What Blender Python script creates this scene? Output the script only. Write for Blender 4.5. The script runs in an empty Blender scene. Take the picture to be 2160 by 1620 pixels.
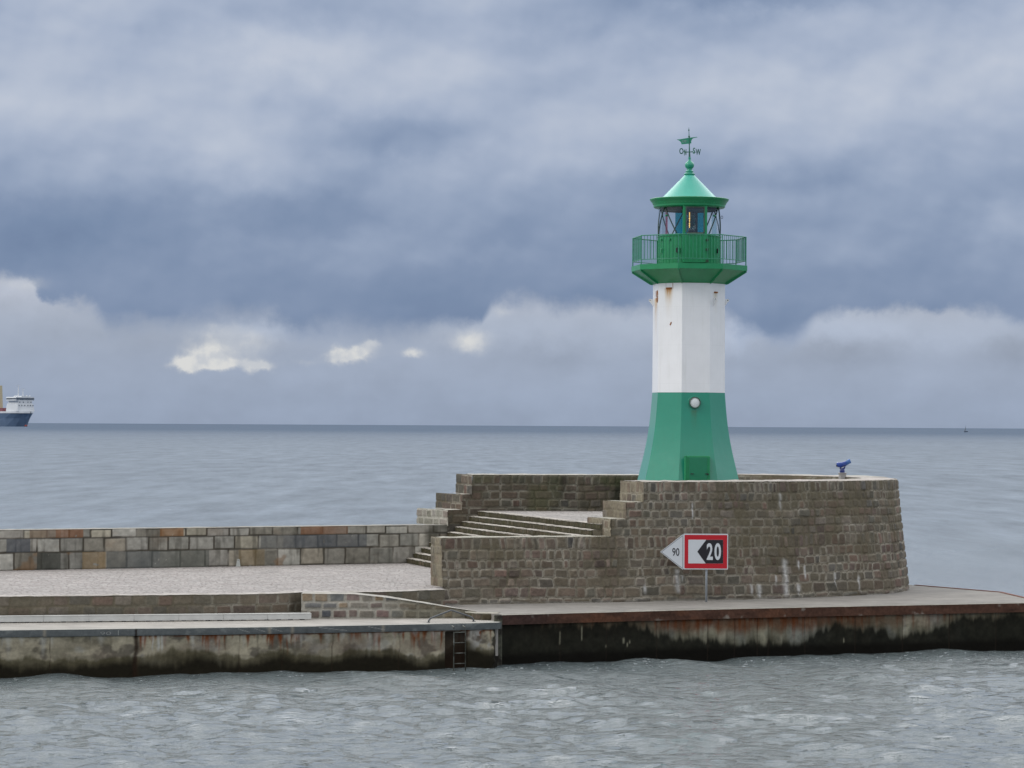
import bpy, math, random
import numpy as np
from mathutils import Matrix, Vector
R = math.radians
SC = bpy.context.scene
COL = SC.collection
random.seed(7)

# ------------------------------------------------------------------ camera
CAM_H, F = 7.1, 6000.0                       # eye height (m), focal length in photo pixels
cam_d = bpy.data.cameras.new('camera'); cam = bpy.data.objects.new('camera', cam_d); COL.objects.link(cam)
cam_d.sensor_width = 36; cam_d.lens = F / 2160 * 36
cam_d.clip_start = 1; cam_d.clip_end = 60000
CAMR = Matrix.Rotation(R(90) + math.atan(87 / F), 3, 'X') @ Matrix.Rotation(0.00556, 3, 'Z')
cam.matrix_world = Matrix.Translation((0, 0, CAM_H)) @ CAMR.to_4x4()
SC.camera = cam

def ray(px, py): return CAMR @ Vector(((px - 1080) / F, (810 - py) / F, -1))
def G(px, py, z):                            # point on the level z seen at a photo pixel
    r = ray(px, py); t = (z - CAM_H) / r.z
    return (r.x * t, r.y * t)
def Pd(px, py, d):                           # point at distance d
    r = ray(px, py); t = d / r.y
    return Vector((r.x * t, r.y * t, CAM_H + r.z * t))

# ------------------------------------------------------------------ sky, sun, exposure
SUN_EL, SUN_AZ = R(38), R(205)     # azimuth clockwise from +Y
SUN_AZ = R(248)
w = bpy.data.worlds.new('World'); SC.world = w; w.use_nodes = True
nt = w.node_tree; nt.nodes.clear()
class NB:
    def __init__(s, nt): s.nt = nt
    def n(s, t, **k):
        x = s.nt.nodes.new(t)
        for a, b in k.items(): setattr(x, a, b)
        return x
    def link(s, a, b): s.nt.links.new(a, b)
    def put(s, sock, v):
        if isinstance(v, bpy.types.NodeSocket): s.link(v, sock)
        elif v is not None: sock.default_value = v
    def m(s, op, a, b=None, c=None, clamp=False):
        x = s.n('ShaderNodeMath', operation=op, use_clamp=clamp)
        s.put(x.inputs[0], a)
        if b is not None: s.put(x.inputs[1], b)
        if c is not None: s.put(x.inputs[2], c)
        return x.outputs[0]
    def mix(s, f, a, b, blend='MIX'):
        x = s.n('ShaderNodeMix', data_type='RGBA', blend_type=blend)
        s.put(x.inputs[0], f)
        for i, v in ((6, a), (7, b)):
            if isinstance(v, tuple): v = (*v[:3], 1)
            s.put(x.inputs[i], v)
        return x.outputs[2]
    def noise(s, vec, scale, detail=4, rough=.55, dist=0):
        x = s.n('ShaderNodeTexNoise'); s.put(x.inputs['Vector'], vec)
        x.inputs['Scale'].default_value = scale; x.inputs['Detail'].default_value = detail
        x.inputs['Roughness'].default_value = rough; x.inputs['Distortion'].default_value = dist
        return x.outputs['Fac']
    def maprange(s, v, a, b, c=0., d=1., smooth=True):
        x = s.n('ShaderNodeMapRange', interpolation_type='SMOOTHSTEP' if smooth else 'LINEAR')
        s.put(x.inputs['Value'], v)
        for i, q in zip(('From Min', 'From Max', 'To Min', 'To Max'), (a, b, c, d)): s.put(x.inputs[i], q)
        return x.outputs['Result']
    def ramp(s, v, stops):
        x = s.n('ShaderNodeValToRGB'); s.put(x.inputs[0], v); cr = x.color_ramp
        while len(cr.elements) < len(stops): cr.elements.new(.5)
        for e, (p, c) in zip(cr.elements, stops): e.position = p; e.color = (*c, 1)
        return x.outputs[0]
    def comb(s, x, y, z=0.):
        c = s.n('ShaderNodeCombineXYZ')
        for i, v in enumerate((x, y, z)): s.put(c.inputs[i], v)
        return c.outputs[0]
def lin(r, g, b): return tuple(((c / 255 + .055) / 1.055) ** 2.4 if c > 10 else c / 255 / 12.92 for c in (r, g, b))

B = NB(nt)
tc = B.n('ShaderNodeTexCoord'); sep = B.n('ShaderNodeSeparateXYZ'); B.link(tc.outputs['Generated'], sep.inputs[0])
az = B.m('ARCTAN2', sep.outputs[0], sep.outputs[1]); el = B.m('ARCSINE', sep.outputs[2])
uv = B.comb(az, el)
uvw = B.comb(az, B.m('MULTIPLY', el, 1.55), 3.1)
n_big = B.noise(uvw, 11, 4, .5)
n_mid = B.noise(uvw, 45, 5, .55)
n_fine = B.noise(uv, 90, 5, .6)
n_blob = B.noise(B.comb(az, B.m('MULTIPLY', el, 1.3), 7.7), 24, 3, .45)
def cen(n, amp): return B.m('MULTIPLY', B.m('SUBTRACT', n, .5), amp)
# wobbled coordinates in photo-sized units (1 unit = 1/6000 rad)
azw = B.m('ADD', az, cen(n_mid, .022)); elw = B.m('ADD', el, cen(n_fine, .012))
def gauss(px, py, sx, sy, a, A=None, E=None):
    u0, v0 = (px - 1080) / F, (897 - py) / F
    du = B.m('DIVIDE', B.m('SUBTRACT', A or azw, u0), sx / F); dv = B.m('DIVIDE', B.m('SUBTRACT', E or elw, v0), sy / F)
    r2 = B.m('ADD', B.m('MULTIPLY', du, du), B.m('MULTIPLY', dv, dv))
    return B.m('MULTIPLY', B.m('EXPONENT', B.m('MULTIPLY', r2, -1.)), a)
def gsum(L, **k):
    t = None
    for g in L:
        q = gauss(*g, **k); t = q if t is None else B.m('ADD', t, q)
    return t
# tone of the high cloud bank by elevation
V = lambda y: (897 - y) / F / .16
prof = B.n('ShaderNodeFloatCurve'); pc = prof.mapping.curves[0]
PP = [(897, .16), (690, .16), (650, .18), (560, .26), (450, .38), (320, .60), (170, .80), (60, .68), (-60, .70)]
pc.points[0].location = (0, PP[0][1]); pc.points[1].location = (1, PP[-1][1])
for y, t_ in PP[1:-1]: pc.points.new((897 - y) / 957, t_)
prof.mapping.update(); B.link(B.m('DIVIDE', el, 957 / F, clamp=True), prof.inputs['Value'])
def relief(scale, dy, dx, detail=5, st=1.4):
    a = B.noise(B.comb(az, B.m('MULTIPLY', el, st), 5.5), scale, detail, .52)
    b = B.noise(B.comb(B.m('ADD', az, dx), B.m('MULTIPLY', B.m('ADD', el, dy), st), 5.5), scale, detail, .52)
    return B.m('SUBTRACT', a, b)
rel = B.m('ADD', B.m('MULTIPLY', relief(14, .007, -.005, 3), 1.15), B.m('MULTIPLY', relief(36, .003, -.002, 3), .46))
low = B.ramp(B.m('DIVIDE', B.m('ADD', el, cen(n_mid, .006)), .045), [
    (0, lin(149, 162, 184)), (.2, lin(153, 166, 188)), (.5, lin(158, 170, 191)), (.8, lin(168, 178, 196)), (1, lin(176, 183, 198))])
patch = gsum([(650, 120, 330, 75, .14), (1650, 250, 330, 110, .10), (2120, 70, 190, 90, .16), (1580, -8, 270, 32, -.26), (1230, 40, 190, 60, -.10), (610, 108, 130, 45, .12), (470, 300, 110, 40, .08), (820, 300, 170, 45, -.10), (690, 440, 190, 35, -.09), (1000, 540, 120, 26, .08), (1800, 190, 150, 60, .07), (2130, 470, 60, 45, .10), (1960, 250, 120, 40, -.08), (60, 470, 160, 45, -.12), (1700, 380, 160, 25, -.06), (230, 500, 300, 30, -.05), (300, 215, 160, 50, .06),
    (40, 520, 260, 60, -.14), (430, 455, 280, 45, -.09), (520, 330, 160, 60, .10), (150, 130, 220, 120, .04), (880, 290, 190, 60, -.10), (60, 250, 200, 60, .08),
    (1800, 330, 260, 50, -.05), (1150, 320, 200, 60, .04), (1900, 590, 220, 50, .05), (680, 520, 260, 28, .05), (1130, 640, 380, 40, -.05), (1640, 660, 90, 50, -.10), (900, 680, 260, 30, -.05),
    (1500, 380, 250, 30, -.07), (2080, 480, 140, 60, .05), (1850, 600, 260, 30, -.05)])
tt = B.m('ADD', B.m('ADD', prof.outputs[0], B.m('MULTIPLY', patch, 1.6)), B.m('ADD', B.m('ADD', cen(n_big, .40), cen(n_mid, .10)), B.m('ADD', cen(n_blob, .30), rel)))
bank = B.ramp(B.m('MULTIPLY_ADD', tt, 1 / 1.4, .2 / 1.4, clamp=True), [(0, lin(112, 131, 163)), (.2 / 1.4, lin(119, 138, 169)), (.45 / 1.4, lin(131, 148, 177)), (.7 / 1.4, lin(148, 163, 189)), (.95 / 1.4, lin(168, 180, 202)), (1.2 / 1.4, lin(185, 194, 211)), (1, lin(198, 204, 217))])
lowpatch = gsum([(60, 620, 90, 30, .10), (250, 720, 250, 60, -.08), (1120, 690, 140, 40, .12), (1800, 690, 300, 35, .14), (1750, 745, 120, 28, -.13), (2120, 740, 70, 30, -.14),
    (1160, 760, 90, 26, -.07), (1500, 770, 120, 30, -.08), (560, 700, 120, 22, .16), (1560, 700, 50, 25, .14)])
modl = B.m('ADD', 1., B.m('ADD', lowpatch, B.m('ADD', B.m('ADD', cen(n_mid, .16), cen(n_fine, .08)), B.m('MULTIPLY', rel, .30))))
low = B.mix(1., low, B.comb(modl, modl, modl), 'MULTIPLY')
# ragged lower edge of the bank
fc = B.n('ShaderNodeFloatCurve'); cm = fc.mapping; cv = cm.curves[0]
edge_pts = [(-300, 600), (0, 585), (60, 600), (100, 640), (200, 655), (240, 690), (430, 684), (560, 676), (620, 706), (860, 702), (940, 682), (1015, 682), (1040, 640),
            (1200, 650), (1380, 655), (1530, 672), (1560, 700), (1590, 706), (1620, 722), (1672, 718), (1694, 700), (1722, 664), (1800, 652), (2000, 656), (2090, 664), (2160, 690), (2460, 640)]
XN = lambda p: (p + 300) / 2760
cv.points[0].location = (XN(-300), 1 - 600 / 897); cv.points[1].location = (1, 1 - 640 / 897)
for p, y in edge_pts[1:-1]: cv.points.new(XN(p), 1 - y / 897)
for q in cv.points: q.handle_type = 'VECTOR'
cm.update()
B.link(B.m('DIVIDE', B.m('SUBTRACT', B.m('ADD', az, cen(n_fine, .006)), -1380 / F), 2760 / F, clamp=True), fc.inputs['Value'])
edge = B.m('MULTIPLY', fc.outputs[0], 897 / F)
d = B.m('SUBTRACT', B.m('ADD', el, B.m('ADD', cen(n_fine, .010), cen(n_mid, .006))), edge)
sft = B.maprange(B.noise(uv, 16, 2, .5), .35, .65, .0022, .0085); mask = B.maprange(d, B.m('MULTIPLY', sft, -.8), sft)
sky = B.mix(mask, low, bank)
cum = gsum([(405, 772, 34, 13, 1.1), (440, 758, 32, 20, 1.1), (470, 772, 40, 11, .9), (548, 774, 30, 11, .85), (490, 730, 120, 42, .5), (760, 742, 60, 26, .3), (1000, 715, 90, 35, .25), (60, 610, 60, 22, .35), (480, 700, 60, 16, .2), (718, 756, 30, 14, .95), (750, 745, 34, 13, .75), (785, 728, 22, 9, .5), (870, 746, 26, 11, .7), (985, 722, 44, 22, .45), (640, 765, 30, 10, .25),
            (1060, 660, 26, 16, .35), (1160, 705, 50, 18, .25)], A=B.m('ADD', az, cen(n_fine, .009)), E=B.m('ADD', el, cen(B.noise(uv, 150, 4, .6), .006)))
cumask = B.m('MULTIPLY', B.maprange(B.m('ADD', cum, B.m('ADD', cen(n_fine, .35), B.m('MULTIPLY', rel, .5))), .08, .85), .92)
sky = B.mix(cumask, sky, B.mix(B.maprange(B.m('ADD', B.noise(uv, 120, 4, .6), B.m('MULTIPLY', rel, 1.5)), .38, .62), lin(200, 204, 210), lin(222, 222, 220)))
# unseen upper sky: brighter, more neutral overcast with thinner places, boosted ahead to brighten the water
up = B.maprange(el, .15, 1.0, 0., 1.)
hi = B.mix(B.maprange(B.noise(tc.outputs['Generated'], 3.2, 4, .5), .35, .65), (.85, .90, .98), (1.22, 1.22, 1.22))
fwd = B.maprange(sep.outputs[1], -.1, .8, 1., 2.5); hi = B.mix(1., hi, B.comb(fwd, fwd, fwd), 'MULTIPLY')
sky = B.mix(B.maprange(el, .148, .42), sky, hi)
# behind and left of the camera the sky is lighter
side = B.maprange(sep.outputs[0], -.38, -.95, 0., 1.)
sky = B.mix(B.m('MULTIPLY', side, .5), sky, (1.05, 1.07, 1.10))
st = B.n('ShaderNodeTexSky', sky_type='NISHITA', sun_disc=False, sun_elevation=SUN_EL, sun_rotation=SUN_AZ)
ten = B.n('ShaderNodeVectorMath', operation='SCALE'); B.link(sky, ten.inputs[0]); ten.inputs['Scale'].default_value = 10
skyf = B.mix(.04, ten.outputs[0], st.outputs[0])
bg = B.n('ShaderNodeBackground'); bg.inputs['Strength'].default_value = .1
B.link(skyf, bg.inputs[0]); out = B.n('ShaderNodeOutputWorld'); B.link(bg.outputs[0], out.inputs[0])

sl = bpy.data.lights.new('sun', 'SUN'); sl.energy = .9; sl.angle = R(14); sl.color = (1, .96, .9)
so = bpy.data.objects.new('sun', sl); COL.objects.link(so)
sd = Vector((math.sin(SUN_AZ) * math.cos(SUN_EL), math.cos(SUN_AZ) * math.cos(SUN_EL), math.sin(SUN_EL)))
so.rotation_euler = sd.to_track_quat('Z', 'Y').to_euler(); so.location = (0, 0, 60)
SC.view_settings.view_transform = 'Standard'; SC.view_settings.look = 'None'
SC.view_settings.exposure = 0; SC.view_settings.gamma = 1; SC.view_settings.use_curve_mapping = False
SC.cycles.max_bounces = 6; SC.cycles.transparent_max_bounces = 12

# ------------------------------------------------------------------ materials
def mat(name, col=(.5, .5, .5), rough=.6, metal=0, var=.15, vscale=6, bump=0, bscale=40, attr=False, coat=0, spec=.5, dirt=None, dscale=1.5, dlo=.5, dhi=.75, emis=None):
    m = bpy.data.materials.new(name); m.use_nodes = True; t = m.node_tree; N = NB(t)
    p = t.nodes['Principled BSDF']; tcn = N.n('ShaderNodeTexCoord'); ob = tcn.outputs['Object']
    if attr:
        a = N.n('ShaderNodeAttribute', attribute_name='tint'); c = a.outputs['Color']
    else: c = (*col, 1)
    nz = N.noise(ob, vscale, 6, .6); f = N.maprange(nz, .25, .75, 1 - var, 1 + var, False)
    c2 = N.mix(1., c, N.comb(f, f, f), 'MULTIPLY')
    if dirt: c2 = N.mix(N.maprange(N.noise(ob, dscale, 6, .65), dlo, dhi), c2, dirt)
    N.link(c2, p.inputs['Base Color'])
    p.inputs['Roughness'].default_value = rough; p.inputs['Metallic'].default_value = metal
    p.inputs['Coat Weight'].default_value = coat; p.inputs['Specular IOR Level'].default_value = spec
    if emis: p.inputs['Emission Color'].default_value = (*emis[0], 1); p.inputs['Emission Strength'].default_value = emis[1]
    if bump:
        b = N.n('ShaderNodeBump'); b.inputs['Distance'].default_value = bump; b.inputs['Strength'].default_value = 1
        N.link(N.noise(ob, bscale, 4, .6), b.inputs['Height']); N.link(b.outputs[0], p.inputs['Normal'])
    return m
M_STONE = mat('rubble stone', attr=True, spec=0.2, rough=.85, var=.22, vscale=11, bump=.012, bscale=24)
M_BLOCK = mat('cut blocks', attr=True, spec=0.25, rough=.8, var=.16, vscale=6, bump=.004, bscale=40)
M_CONC = mat('weathered concrete', attr=True, spec=0.12, rough=.75, var=.2, vscale=9, bump=.008, bscale=22)
M_RUST = mat('rusty steel', attr=True, spec=0.15, rough=.8, var=.35, vscale=9, bump=.006, bscale=35)
M_CAP = mat('stone tops', attr=True, spec=0.2, rough=.85, var=.18, vscale=7, bump=.01, bscale=20)
M_WHITE = mat('white paint', (.80, .81, .82), .35, var=.02, vscale=2, dirt=(.66, .65, .6), dscale=.9, dlo=.6, dhi=.95)
M_GREEN = mat('sea green paint', (.012, .262, .166), .30, var=.06, vscale=2.5, coat=.25)
M_DGREEN = mat('gallery green paint', (.010, .245, .092), .38, var=.12, vscale=4, coat=.1, dirt=(.02, .10, .04), dscale=3, dlo=.62, dhi=.85)
M_ROOF = mat('top lit roof green', (.045, .40, .30), .33, var=.05, vscale=3, coat=.25)  # green made paler to hold the roof's top light and sky sheen
M_RAILG = mat('green railing paint', (.03, .23, .135), .5, var=.2, vscale=8)
M_RUSTSPOT = mat('rust stain', (.30, .11, .025), .85, var=.4, vscale=20)
M_DARK = mat('dark interior', (.015, .016, .017), .6)
M_GREY = mat('galvanised steel', (.34, .37, .40), .5, metal=.0, var=.08, vscale=10)
M_SIGNW = mat('sign white', (.62, .65, .68), .4, var=.02)
M_SIGNR = mat('sign red', (.50, .008, .018), .4, var=.03)
M_SIGNK = mat('sign black', (.012, .010, .014), .45, var=.05)
M_RAILW = mat('white coated channel', (.58, .58, .55), .5, var=.12, vscale=3, dirt=(.32, .3, .26), dscale=4, dlo=.6, dhi=.8)
M_BLUE = mat('glossy blue paint', (.02, .07, .36), .25, var=.08, coat=.5)
M_PED = mat('pale concrete pedestal', (.42, .39, .37), .8, var=.12, vscale=12)
M_BRASS = mat('brass', (.55, .35, .08), .3, metal=1)
M_LAMPGLINT = mat('lamp glint', (1, .7, .2), .4, emis=((1, .62, .16), 1.3))
M_PLEX = mat('frosted lamp glass', (.72, .76, .76), .3, var=.04)
def glassy(name, tint, alpha, rough=.05):
    m = bpy.data.materials.new(name); m.use_nodes = True; t = m.node_tree; N = NB(t); t.nodes.clear()
    tr = N.n('ShaderNodeBsdfTransparent'); tr.inputs[0].default_value = (*tint, 1)
    gl = N.n('ShaderNodeBsdfGlossy'); gl.inputs['Roughness'].default_value = rough; gl.inputs[0].default_value = (.9, .95, 1, 1)
    fr = N.n('ShaderNodeFresnel'); fr.inputs[0].default_value = 1.45
    mx = N.n('ShaderNodeMixShader'); N.link(N.m('MULTIPLY_ADD', fr.outputs[0], .3, alpha, clamp=True), mx.inputs[0]); N.link(tr.outputs[0], mx.inputs[1]); N.link(gl.outputs[0], mx.inputs[2])
    o = N.n('ShaderNodeOutputMaterial'); N.link(mx.outputs[0], o.inputs[0]); return m
M_GLASS = glassy('lantern glass', (.90, .93, .93), .04)
M_LENS = glassy('lens glass', (.30, .42, .40), .12)
def translucent(name, c, dcol):
    m = bpy.data.materials.new(name); m.use_nodes = True; t = m.node_tree; N = NB(t); t.nodes.clear()
    a = N.n('ShaderNodeBsdfTransparent'); a.inputs[0].default_value = (*c, 1)
    b = N.n('ShaderNodeBsdfDiffuse'); b.inputs[0].default_value = (*dcol, 1)
    nz = N.noise(N.n('ShaderNodeTexCoord').outputs['Object'], 5, 3)
    mx = N.n('ShaderNodeMixShader'); N.link(N.maprange(nz, 0, 1, .2, .35), mx.inputs[0]); N.link(a.outputs[0], mx.inputs[1]); N.link(b.outputs[0], mx.inputs[2])
    o = N.n('ShaderNodeOutputMaterial'); N.link(mx.outputs[0], o.inputs[0]); return m
M_TEAL = translucent('teal filter glass', (.0, .42, .50), (0, .22, .30))
M_REDG = translucent('red filter glass', (.62, .20, .30), (.4, .1, .15))

# ------------------------------------------------------------------ object helpers
def link(me, name, material=None, parent=None, smooth=False):
    o = bpy.data.objects.new(name, me); COL.objects.link(o)
    if material: me.materials.append(material)
    if parent: o.parent = parent
    if smooth: me.polygons.foreach_set('use_smooth', [True] * len(me.polygons))
    return o
def tag(o, label=None, cat=None, group=None, kind=None):
    if label: o['label'] = label
    if cat: o['category'] = cat
    if group: o['group'] = group
    if kind: o['kind'] = kind
    return o
def empty(name, loc=(0, 0, 0), rz=0, label=None, cat=None, group=None):
    o = bpy.data.objects.new(name, None); COL.objects.link(o); o.location = loc; o.rotation_euler = (0, 0, rz)
    return tag(o, label, cat, group)
class MB:
    def __init__(s): s.v = []; s.f = []
    def add(s, vs, fs):
        k = len(s.v); s.v += [tuple(p) for p in vs]; s.f += [tuple(i + k for i in f) for f in fs]; return s
    def box(s, x0, x1, y0, y1, z0, z1, T=None):
        vs = [Vector((x, y, z)) for z in (z0, z1) for x, y in ((x0, y0), (x1, y0), (x1, y1), (x0, y1))]
        if T: vs = [T @ p for p in vs]
        return s.add(vs, [(3, 2, 1, 0), (4, 5, 6, 7), (0, 1, 5, 4), (1, 2, 6, 5), (2, 3, 7, 6), (3, 0, 4, 7)])
    def bbox(s, x0, x1, y0, y1, z0, z1, b=.01, T=None):          # box with bevelled vertical edges and top
        P = [(x0 + b, y0), (x1 - b, y0), (x1, y0 + b), (x1, y1 - b), (x1 - b, y1), (x0 + b, y1), (x0, y1 - b), (x0, y0 + b)]
        cx, cy = (x0 + x1) / 2, (y0 + y1) / 2
        def ring(z, i): return [(x - math.copysign(i, x - cx), y - math.copysign(i, y - cy), z) for x, y in P]
        vs = ring(z0, 0) + ring(z1 - b, 0) + ring(z1, b)
        if T: vs = [T @ Vector(p) for p in vs]
        fs = [(i + 8 * k, (i + 1) % 8 + 8 * k, (i + 1) % 8 + 8 * k + 8, i + 8 * k + 8) for k in (0, 1) for i in range(8)]
        return s.add(vs, fs + [tuple(range(7, -1, -1)), tuple(range(16, 24))])
    def tube(s, pts, r, n=8, caps=True, closed=False):
        pts = [Vector(p) for p in pts]; rr = r if isinstance(r, (list, tuple)) else [r] * len(pts); vs = []
        for i, p in enumerate(pts):
            a = pts[i - 1] if (i or closed) else p; b = pts[(i + 1) % len(pts)] if (i < len(pts) - 1 or closed) else p
            t = (b - a).normalized(); u = t.cross(Vector((0, 0, 1)));
            if u.length < .05: u = t.cross(Vector((0, 1, 0)))
            u.normalize(); v = u.cross(t)
            vs += [p + (u * math.cos(2 * math.pi * k / n) + v * math.sin(2 * math.pi * k / n)) * rr[i] for k in range(n)]
        m = len(pts); fs = [(i * n + k, i * n + (k + 1) % n, (i + 1) % m * n + (k + 1) % n, (i + 1) % m * n + k) for i in range(m if closed else m - 1) for k in range(n)]
        if caps and not closed: fs += [tuple(range(n - 1, -1, -1)), tuple(range((m - 1) * n, m * n))]
        return s.add(vs, fs)
    def lathe(s, prof, n=48, a0=0, a1=360, T=None, rot=0):
        full = abs(a1 - a0) >= 360; cnt = n if full else n + 1; vs = []
        for r, z in prof:
            for k in range(cnt):
                a = R(a0 + (a1 - a0) * k / n + rot); p = Vector((r * math.sin(a), -r * math.cos(a), z)); vs.append(T @ p if T else p)
        fs = []
        for i in range(len(prof) - 1):
            for k in range(n):
                k2 = (k + 1) % cnt; fs.append((i * cnt + k, i * cnt + k2, (i + 1) * cnt + k2, (i + 1) * cnt + k))
        return s.add(vs, fs)
    def prism(s, poly, z0, z1, T=None):                         # poly in xy
        n = len(poly); vs = [Vector((x, y, z)) for z in (z0, z1) for x, y in poly]
        if T: vs = [T @ p for p in vs]
        return s.add(vs, [tuple(range(n - 1, -1, -1)), tuple(range(n, 2 * n))] + [(i, (i + 1) % n, n + (i + 1) % n, n + i) for i in range(n)])
    def plate(s, poly, y0, y1, T=None):                         # poly in xz, thickness along y
        n = len(poly); vs = [Vector((x, y, z)) for y in (y0, y1) for x, z in poly]
        if T: vs = [T @ p for p in vs]
        return s.add(vs, [tuple(range(n)), tuple(range(2 * n - 1, n - 1, -1))] + [(i + n, (i + 1) % n + n, (i + 1) % n, i) for i in range(n)])
    def build(s, name, material, parent=None, smooth=False):
        me = bpy.data.meshes.new(name); me.from_pydata(s.v, [], s.f); me.update()
        return link(me, name, material, parent, smooth)
def text_mesh(txt, x0, x1, z0, z1, y, mirror=False, weight=0., shear=0):
    """text outline scaled into the rectangle x0..x1, z0..z1 on the plane y, facing -y"""
    cu = bpy.data.curves.new('t', 'FONT'); cu.body = txt; cu.extrude = 0; cu.offset = weight; cu.shear = shear; cu.resolution_u = 4
    o = bpy.data.objects.new('t', cu); COL.objects.link(o); dg = bpy.context.evaluated_depsgraph_get(); dg.update()
    me = bpy.data.meshes.new_from_object(o.evaluated_get(dg)); bpy.data.objects.remove(o)
    v = np.array([q.co[:] for q in me.vertices]); mn, mx = v.min(0), v.max(0)
    X = (v[:, 0] - mn[0]) / (mx[0] - mn[0]); Z = (v[:, 1] - mn[1]) / (mx[1] - mn[1])
    if mirror: X = 1 - X
    X = x0 + X * (x1 - x0); Z = z0 + Z * (z1 - z0)
    fs = [tuple(p.vertices) for p in me.polygons]
    mb = MB(); mb.add([(a, y, b) for a, b in zip(X, Z)], [f[::-1] if mirror else f for f in fs]); return mb

# numpy value noise
_rs = np.random.RandomState(11); _T = _rs.rand(256, 256)
def vn(x, y, o=0):
    x = np.asarray(x, float) + 37.3 * (o + 1); y = np.asarray(y, float) + 17.9 * (o + 1)
    xi = np.floor(x).astype(int); yi = np.floor(y).astype(int); fx = x - xi; fy = y - yi
    fx = fx * fx * (3 - 2 * fx); fy = fy * fy * (3 - 2 * fy); a = xi & 255; b = yi & 255; a1 = (a + 1) & 255; b1 = (b + 1) & 255
    return (_T[a, b] * (1 - fx) + _T[a1, b] * fx) * (1 - fy) + (_T[a, b1] * (1 - fx) + _T[a1, b1] * fx) * fy
def fbm(x, y, o=0, k=4): 
    t = 0; s = 0; amp = 1
    for i in range(k): t = t + amp * vn(x * 2 ** i, y * 2 ** i, o + i * 3); s += amp; amp *= .55
    return t / s
def sst(a, b, x): t = np.clip((x - a) / (b - a), 0, 1); return t * t * (3 - 2 * t)
def mixc(c, d, f): f = np.asarray(f)[..., None]; return c * (1 - f) + np.asarray(d) * f
def curve(pts, ds=.02, smooth=True):
    P = np.array(pts, float)
    if smooth and len(P) > 2:
        Q = np.vstack([2 * P[0] - P[1], P, 2 * P[-1] - P[-2]]); out = []
        for i in range(1, len(Q) - 2):
            t = np.linspace(0, 1, 40, endpoint=False)[:, None]; a, b, c, e = Q[i - 1], Q[i], Q[i + 1], Q[i + 2]
            out.append(.5 * (2 * b + (c - a) * t + (2 * a - 5 * b + 4 * c - e) * t ** 2 + (3 * b - a - 3 * c + e) * t ** 3))
        P = np.vstack(out + [P[-1:]])
    return P
def arc(P): return np.concatenate([[0], np.cumsum(np.hypot(*np.diff(P, axis=0).T))])
def sample(P, u):
    s = arc(P); X = np.interp(u, s, P[:, 0]); Y = np.interp(u, s, P[:, 1]); e = .12
    tx = np.interp(u + e, s, P[:, 0]) - np.interp(u - e, s, P[:, 0]); ty = np.interp(u + e, s, P[:, 1]) - np.interp(u - e, s, P[:, 1]); l = np.hypot(tx, ty) + 1e-9
    return X, Y, ty / l, -tx / l
def offset(P, d):
    u = arc(P); X, Y, nx, ny = sample(P, u); return np.stack([X + nx * d, Y + ny * d], 1)
def gridmesh(name, X, Y, Z, col, material, parent, drop=None, smooth=True):
    nu, nz = X.shape; idx = np.arange(nu * nz).reshape(nu, nz)
    q = np.stack([idx[:-1, :-1], idx[1:, :-1], idx[1:, 1:], idx[:-1, 1:]], -1).reshape(-1, 4)
    if drop is not None: q = q[~drop.reshape(-1)]
    me = bpy.data.meshes.new(name); me.vertices.add(nu * nz); me.vertices.foreach_set('co', np.stack([X, Y, Z], -1).astype(np.float32).ravel())
    me.loops.add(len(q) * 4); me.loops.foreach_set('vertex_index', q.astype(np.int32).ravel())
    me.polygons.add(len(q)); me.polygons.foreach_set('loop_start', np.arange(0, len(q) * 4, 4, dtype=np.int32)); me.polygons.foreach_set('loop_total', np.full(len(q), 4, np.int32))
    me.update(calc_edges=True); me.validate()
    if col is not None:
        a = me.color_attributes.new('tint', 'FLOAT_COLOR', 'POINT'); c = np.ones((nu * nz, 4), np.float32); c[:, :3] = np.clip(col.reshape(-1, 3), 0, 1); a.data.foreach_set('color', c.ravel())
    return link(me, name, material, parent, smooth)

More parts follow.
